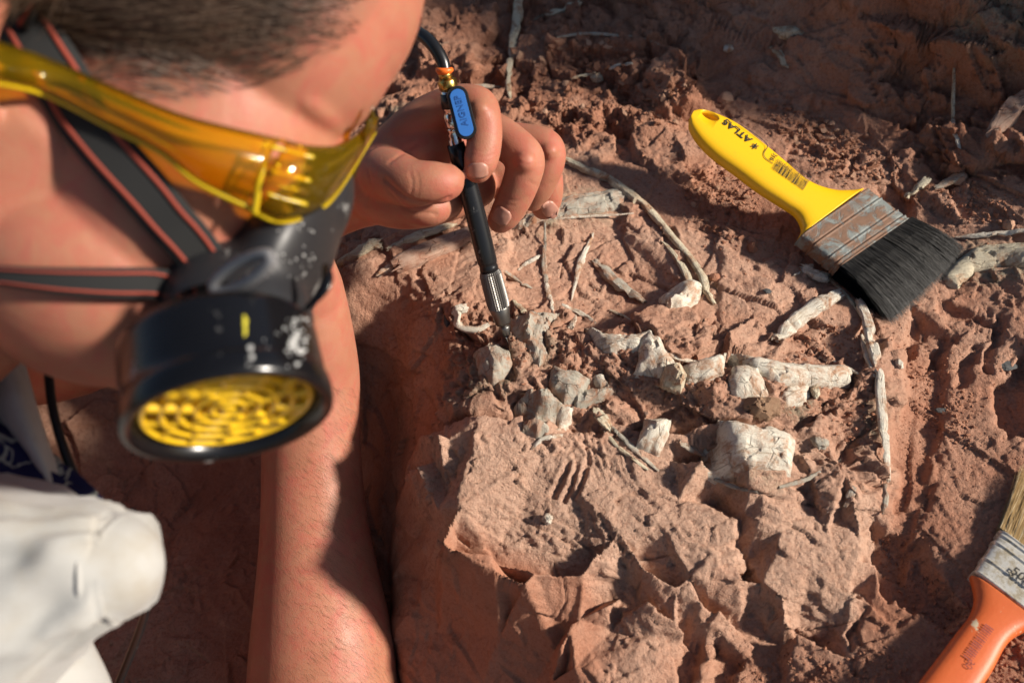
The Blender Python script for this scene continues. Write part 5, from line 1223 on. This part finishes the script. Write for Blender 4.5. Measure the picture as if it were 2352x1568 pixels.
while t0 < 1:
    wv = rr_.choice((.008, .014, .022)); p0 = np.array((1786, 366))+np.array((72, 50))*t0; p1 = np.array((1786, 366))+np.array((72, 50))*(t0+wv)
    u = np.array((-14, 22.0)); bars.add([on(F, *(p0), .0006), on(F, *(p1), .0006), on(F, *(p1+u), .0006), on(F, *(p0+u), .0006)], [(0, 1, 2, 3)]); t0 += wv+rr_.choice((.010, .016, .024))
link('barcode', bars.mesh('barcode', False), M_INK, hd)
text('lettering', '7 896380 140536 9', on(F, 1871, 412), on(F, 1797, 361)-on(F, 1871, 412), on(F, 1797, 390)-on(F, 1810, 368), sc_*.085, M_INK, hd, bold=.006, space=1.15)
# the orange brush in the lower right corner
M_ORA = mat('orange_handle', (.60, .11, .02), .5, **{'Subsurface Weight': .05}); t = NT(M_ORA)
t.color(t.mix(t.ramp(t.noise(85, 5, .6, stretch=(1, .5, 1)), [(.66, 0.0), (.68, 1.0)]), t.mix(t.noise(60, 4), (.56, .10, .02), (.66, .145, .035)), (.62, .50, .33))); t.normal(t.bump(t.noise(500, 4), .0003, .3))
M_STEEL = mat('dusty_tin', (.55, .53, .46), .4, .4); t = NT(M_STEEL)
g_ = t.ramp(t.noise(150, 7, .75), [(.46, 0.0), (.6, 1.0)]); t.color(t.mix(g_, (.62, .60, .54), (.30, .26, .19))); t.rough(t.ramp(g_, [(0, .34), (1, .65)])); t.normal(t.bump(t.noise(260, 5), .0006, .4))
M_TAN0 = mat('tan_bristle', (.42, .27, .11), .45); M_TAN1 = mat('pale_bristle', (.68, .54, .32), .45)
F2 = Frame(P(2175, 1568, .002), P(2330, 1290, .006), P(2245, 1308, .006), P(2352, 1392, .006))
ob = empty('paint_brush', V(P(2260, 1450, .035))); tag(ob, 'orange handled paint brush with a shiny ferrule and tan bristles, cut by the right edge', 'paint brush')
b = MB(); handle(b, F2, [((2020,1720),(2150,1760),.9),((2064,1640),(2196,1684),1.0),((2112,1566),(2240,1606),1.05),((2160,1502),(2286,1535),1.05),((2205,1442),(2322,1470),1.0),((2236,1402),(2362,1440),.95),((2247,1365),(2400,1438),.9),((2243,1335),(2418,1450),.9),((2236,1312),(2420,1452),.9)], .015)
hd2 = b.build('handle', M_ORA, ob)
b = MB(); box_ring(b, F2, [(2240,1308),(2424,1450),(2486,1352),(2300,1212)], 0, 0, .018); b.build('ferrule', M_STEEL, ob)
bristles(F2, [(2300,1212),(2486,1352),(2560,1220),(2362,1075)], .016, 3200, 0, [M_TAN0, M_TAN1], ob)
text('lettering', '50.8', on(F2, 2316, 1316, .0019), on(F2, 2380, 1360)-on(F2, 2318, 1312), on(F2, 2330, 1280)-on(F2, 2310, 1310), .0078, M_INK, ob, bold=.02)
text('lettering', '30', on(F2, 2224, 1512, .0008), on(F2, 2206, 1544)-on(F2, 2224, 1512), on(F2, 2236, 1524)-on(F2, 2214, 1518), .0055, mat('faded_ink', (.22, .05, .04), .7), hd2)
bars = MB()
for k in range(16):
    t0 = k/16; p0 = np.array((2262, 1432))+np.array((-52, 76))*t0; p1 = p0+np.array((-52, 76))*rr_.choice((.02, .035)); u = np.array((20, 14.0))
    bars.add([on(F2, *(p0), .0008), on(F2, *(p1), .0008), on(F2, *(p1+u), .0008), on(F2, *(p0+u), .0008)], [(0, 1, 2, 3)])
link('barcode', bars.mesh('barcode', False), mat('worn_ink', (.30, .065, .045), .7), hd2)
# ------------------------------------------------------------------ the air pen
M_BLK = black_material('black_anodised', (.012, .012, .013), .2, .35, 120); M_BRASS = mat('brass', (.52, .36, .10), .32, 1.0); M_CHR = mat('chrome', (.62, .62, .62), .14, 1.0)
M_KNURL = mat('knurled_steel', (.20, .19, .175), .42, 1.0); M_BLUE = mat('blue_plastic', (.045, .20, .62), .42); M_ORG = mat('orange_collar', (.85, .16, .02), .35); M_BLKP = mat('black_plastic', (.014, .014, .015), .4)
tip3 = G(1170, 797, 0); d_t = float((tip3-CAM)@FW)
def pen(py):  # centre line of the pen: px along the photograph, depth rising to the tip
    t = (py-180)/(797-180); x = np.interp(py, [170, 205, 330, 420, 620, 797], [1021, 1032, 1046, 1074, 1124, 1170]); return PD(x, py, .583+(d_t-.583)*t)
scr = empty('air_scribe', V(pen(600))); tag(scr, 'black pneumatic pen with knurled steel grip, blue lever and brass hose fitting', 'air pen')
def seg_tube(name, prof, m, seg=28, parent=scr, n=1):
    b = MB(); pts = [pen(y) for y, r in prof]; rad = [r*float((p-CAM)@FW)*CW for (y, r), p in zip(prof, pts)]; tube(b, pts, rad, n=n, seg=seg, cap=False, ref=tuple(-FW)); return b.build(name, m, parent)
seg_tube('barrel', [(330,20),(360,22),(400,23),(480,23.5),(560,23.5),(600,23),(604,22),(608,20),(612,21.5),(622,22)], M_BLK)
# knurled grip with real diamonds
kb = MB(); vs = []; fs = []; NS, NL = 60, 46; a0, a1 = pen(622), pen(706); ax3 = (pen(760)-pen(500)); ax3 /= np.linalg.norm(ax3); kx = np.cross(ax3, FW); kx /= np.linalg.norm(kx); ky = np.cross(ax3, kx)
for i in range(NL):
    c = a0+(a1-a0)*i/(NL-1); r = np.interp(i/(NL-1), [0, .08, .85, 1], [21.5, 25, 26, 24])*.625*CW
    for j in range(NS):
        a = 2*math.pi*(j+.5*(i % 2))/NS; k = 1+(.035 if j % 2 == (i//1) % 2 else -.035); vs.append(c+(kx*math.cos(a)+ky*math.sin(a))*r*k)
for i in range(NL-1):
    for j in range(NS): fs.append((i*NS+j, i*NS+(j+1) % NS, (i+1)*NS+(j+1) % NS, (i+1)*NS+j))
fs += [tuple(range(NS)), tuple((NL-1)*NS+j for j in range(NS))]; kb.add(vs, fs); link('grip', kb.mesh('grip', False), M_KNURL, scr)
seg_tube('nose', [(703,23),(708,24),(722,20.5),(740,18),(744,16),(745,8)], M_KNURL)
seg_tube('collet', [(742,9),(748,9),(749,13),(752,13.5),(768,9),(772,7)], M_KNURL)
seg_tube('needle', [(768,6),(776,4.5),(788,3),(798,1.2)], M_CHR)
seg_tube('neck', [(292,15),(300,16),(304,13),(310,16),(316,13),(322,16),(330,15),(336,20)], M_CHR)
vb = MB(); seg_tube('valve_body', [(208,18),(212,21),(240,21.5),(252,22),(254,19),(262,19),(266,21),(288,18),(296,15)], M_CHR)
seg_tube('valve_sleeve', [(214,22.6),(248,22.8)], M_BLKP)
def at_pen(px, py, lift): # in front of the pen, towards the viewer
    d = float((pen(py)-CAM)@FW); return PD(px, py, d-lift)
lv = MB(); rows = []
LA, LB = (1051,222), (1070,296); dirL = np.array((LB[0]-LA[0], LB[1]-LA[1]), float); dirL /= np.linalg.norm(dirL); nL = np.array((dirL[1]*-1, dirL[0]))
def stadium(rad, lift, k=32):
    o_ = []
    for j in range(k):
        a = 2*math.pi*j/k; c = LA if math.cos(a) < 0 else LB; p = np.array(c)+dirL*(rad*math.cos(a))+nL*(rad*math.sin(a)); o_.append(at_pen(p[0], p[1], lift))
    return o_
def prism(name, r0, z0, r1, z1, m, parent, bev=1.5):
    b = MB(); k = 32; rings = [stadium(r0, z0), stadium(r0, z1-.0008), stadium(r1, z1)]; vs = sum(rings, []); fs = []
    for i in range(2):
        for j in range(k): fs.append((i*k+j, i*k+(j+1) % k, (i+1)*k+(j+1) % k, (i+1)*k+j))
    fs += [tuple(range(k)), tuple(2*k+j for j in range(k))]; b.add(vs, fs); return link(name, b.mesh(name, False), m, parent)
lev = prism('lever', 25, .004, 23.5, .0105, M_BLKP, scr)
pl = prism('blue_plate', 17.5, .0106, 17, .0112, M_BLUE, lev)
M_DB = mat('embossed_blue', (.028, .12, .40), .45)
o3 = at_pen(1076, 288, .01135); text('lettering', 'AIGNEP', o3, at_pen(1056,214,.01135)-o3, at_pen(1048,290,.01135)-o3, .0052, M_DB, pl, bold=.012, space=1.02)
fit = MB(); pts = [pen(y) for y in (180, 196)]
fitn = seg_tube('brass_fitting', [(178,16),(183,17),(184,21),(186,22.5),(200,22.5),(203,21),(204,19),(212,18)], M_BRASS, seg=6)
seg_tube('brass_collar', [(165,15),(180,15.5)], M_BRASS)
seg_tube('orange_collar', [(156,19),(158,20.5),(163,20.5),(166,18.5),(172,14)], M_ORG)
hb2 = MB(); c0 = [(1022,166,.584),(1016,140,.583),(1000,112,.583),(978,88,.586),(950,72,.592),(915,62,.60),(860,50,.615),(760,20,.64),(600,-60,.66)]
tube(hb2, [PD(*p) for p in c0], [15.5*p[2]*CW for p in c0], n=6, seg=18); hb2.build('hose', mat('hose_black', (.010, .010, .011), .3), scr)
